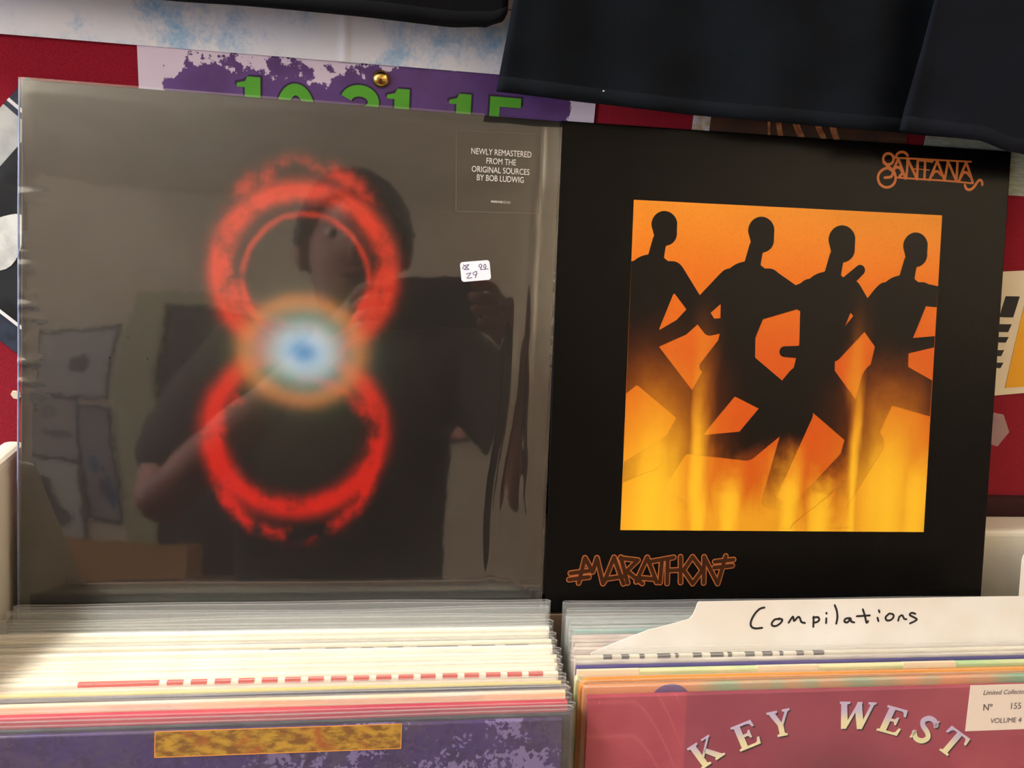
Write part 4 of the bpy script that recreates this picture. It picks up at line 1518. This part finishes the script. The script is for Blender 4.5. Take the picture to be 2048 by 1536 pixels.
iris_m = mat('iris_brown', srgb(50, 34, 26), rough=0.2)
lip = mat('lips', srgb(120, 66, 58), rough=0.5)
def face_y(x, z):
    return max(v.co.y for v in body.data.vertices if abs(v.co.x - hd.x - x) < .020 and abs(v.co.z - hd.z - z) < .020)
for s in (-1, 1):
    fy = face_y(s * .031, .014)
    e = ball('eye', (hd.x + s * .031, fy - .0125, hd.z + .014), (.012, .012, .009), eye_m, per)
    ball('iris', (hd.x + s * .031, fy - .0025, hd.z + .013), (.005, .003, .005), iris_m, e)
    ball('ear', (hd.x + s * .076, hd.y - .004, hd.z + .004), (.009, .018, .030), skin, per)
ball('mouth', (hd.x, face_y(0, -.046) - .008, hd.z - .046), (.023, .009, .007), lip, per)
ball('nose', (hd.x, face_y(0, -.012) - .007, hd.z - .012), (.0115, .018, .022), skin, per)
b = MB()
for k in range(13):                                           # cap of hair over crown, temples and nape
    a = math.pi * .60 * k / 12
    for q in range(28):
        t = 2 * math.pi * q / 28
        front = max(0, math.sin(t))
        aa = a * (1 - .42 * front)
        rr = 1 + .04 * math.sin(9 * t + 3 * k)
        b.v.append((hd.x + .084 * rr * math.sin(aa) * math.cos(t), hd.y - .010 + .100 * rr * math.sin(aa) * math.sin(t), hd.z + .022 + .112 * math.cos(aa)))
for k in range(12):
    for q in range(28):
        s = (q + 1) % 28
        b.f.append((k * 28 + q, (k + 1) * 28 + q, (k + 1) * 28 + s, k * 28 + s))
b.build('hair', hair_m, per, shade=True)
skin_mesh('shirt', [
    [(V(0, .0, .82), (.176, .134)), (V(0, .0, .92), (.174, .130)), (V(0, .005, 1.07), (.162, .118)), (V(0, .01, 1.24), (.176, .124)), (V(0, .015, 1.345), (.138, .10)), (V(0, .018, 1.405), (.085, .075))],
    [(V(0, .015, 1.345), (.138, .10)), (RS, .074), ((.115, -.80, 1.26), .062), ((.124, -.772, 1.205), .060)],
    [(V(0, .015, 1.345), (.138, .10)), (LS, .074), ((-.385, -.82, 1.255), .062), ((-.405, -.785, 1.185), .062)]], shirt_m, per, 2)
skin_mesh('trousers', [
    [(V(0, 0, 1.02), (.150, .112)), (V(0, 0, .90), (.160, .118)), (V(.098, 0, .82), .100), (V(.10, .012, .50), .070), (V(.105, -.01, .30), .066), (V(.11, -.015, .10), .058)],
    [(V(0, 0, .90), (.160, .118)), (V(-.098, 0, .82), .100), (V(-.10, .012, .50), .070), (V(-.105, -.01, .30), .066), (V(-.11, -.015, .10), .058)]], jeans, per, 2)
for s in (-1, 1):
    skin_mesh('shoe', [[(V(s * .11, -.055, .040), (.040, .038)), (V(s * .112, .0, .048), (.046, .046)), (V(s * .118, .09, .036), (.048, .035)), (V(s * .122, .160, .030), (.040, .029))]], shoe_m, per, 2)

phone_m = mat('phone_black', srgb(18, 18, 20), rough=0.28)
ph = thing('phone', 'black mobile phone held sideways by the photographer', 'phone', Matrix.Translation(((PH0 + PH1) / 2, -.5640, 1.4055)))
b = MB()
hw, hh, rr = .0690, .0335, .009
pts = []
for qx, qz, a0 in ((1, 1, 0), (-1, 1, 90), (-1, -1, 180), (1, -1, 270)):
    for k in range(6):
        t = R(a0 + 18 * k)
        pts.append((qx * (hw - rr) + rr * math.cos(t), qz * (hh - rr) + rr * math.sin(t)))
pts_b = pts[::-1]
b.plate([(p[0], p[1]) for p in pts], -.0036, .0036)
bevel(b.build('case', phone_m, ph), .0015, 2)
b = MB()
b.box(-.052, .052, -.0039, -.0036, -.029, .029)
b.build('screen', mat('phone_screen', srgb(60, 52, 50), rough=0.1), ph)
b = tube_mesh([(-.060, .0034, .0245), (-.060, .0044, .0245)], [.0042, .0038], 16)
b.build('camera_lens', mat('lens_glass', srgb(10, 10, 16), rough=0.08), ph)

# ---------------------------------------------------------------- the rest of the shop behind the photographer
frame_m = mat('thin_black_frame', srgb(46, 42, 44), rough=0.4)
def back_poster(label, x0, x1, z0, z1, sheet, blob, ink_c, seed):
    t = thing('framed_poster', label, 'poster', Matrix.Translation(((x0 + x1) / 2, YB, (z0 + z1) / 2)), 'posters on the wall behind the photographer')
    hx, hz = (x1 - x0) / 2, (z1 - z0) / 2
    b = MB()
    b.box(-hx, hx, 0, .010, -hz, hz)
    b.build('sheet', mat('poster_sheet_%d' % seed, sheet, rough=0.6), t)
    b = MB()
    for a0, a1, c0, c1 in ((-hx - .01, hx + .01, hz, hz + .012), (-hx - .01, hx + .01, -hz - .012, -hz), (-hx - .01, -hx, -hz, hz), (hx, hx + .01, -hz, hz)):
        b.box(a0, a1, 0, .016, c0, c1)
    b.build('frame', frame_m, t)
    rp = random.Random(seed)
    for k in range(blob):
        w, h = rp.uniform(.12, .40) * hx, rp.uniform(.08, .30) * hz
        cx, cz = rp.uniform(-.55, .55) * hx, rp.uniform(-.6, .6) * hz
        b = MB()
        b.plate([(cx + w * math.cos(2 * math.pi * q / 18) * (1 + .2 * math.sin(3 * q)), cz + h * math.sin(2 * math.pi * q / 18)) for q in range(18)][::-1], .010, .0115 + .0004 * k)
        b.build('printed_shape', mat('poster_ink_%d_%d' % (seed, k), ink_c[k % len(ink_c)], rough=0.6), t)
W_ = srgb(206, 204, 202)
back_poster('pale framed poster with one dark oval patch, upper left behind the photographer', -1.60, -1.25, 1.62, 1.93, srgb(190, 186, 186), 2, [srgb(96, 92, 100)], 21)
back_poster('pale framed poster with grey shapes, middle left behind the photographer', -1.72, -1.38, 1.32, 1.60, srgb(176, 170, 168), 4, [srgb(120, 112, 112), srgb(150, 144, 140)], 22)
back_poster('framed poster with a blue patch beside the green door post', -1.36, -1.24, 1.08, 1.56, srgb(150, 148, 156), 4, [srgb(62, 100, 150), srgb(90, 88, 96)], 23)
back_poster('white framed poster with dark figures, lower left behind the photographer', -1.76, -1.39, .98, 1.30, W_, 6, [srgb(92, 90, 96), srgb(110, 106, 110)], 24)
back_poster('pinkish framed poster right of the doorway', .16, .46, 1.50, 1.86, srgb(232, 170, 168), 3, [srgb(206, 120, 122), srgb(238, 214, 200)], 25)

t2 = table('display_table', 'brown wooden table against the far wall behind the photographer', -1.95, -.45, -3.45, -2.85, 0.80)
cab = thing('cardboard_box', 'brown cardboard box on the far table behind the photographer', 'box', Matrix.Translation((-1.15, -3.1, .80)))
card_b = mat('brown_cardboard', srgb(176, 134, 88), rough=0.9)
b = MB()
b.box(-.36, .36, -.20, .20, 0, .012)
b.build('base', card_b, cab)
for x0, x1, y0, y1 in ((-.36, .36, .188, .20), (-.36, .36, -.20, -.188), (-.36, -.348, -.188, .188), (.348, .36, -.188, .188)):
    b = MB()
    b.box(x0, x1, y0, y1, .012, .20)
    b.build('side', card_b, cab)
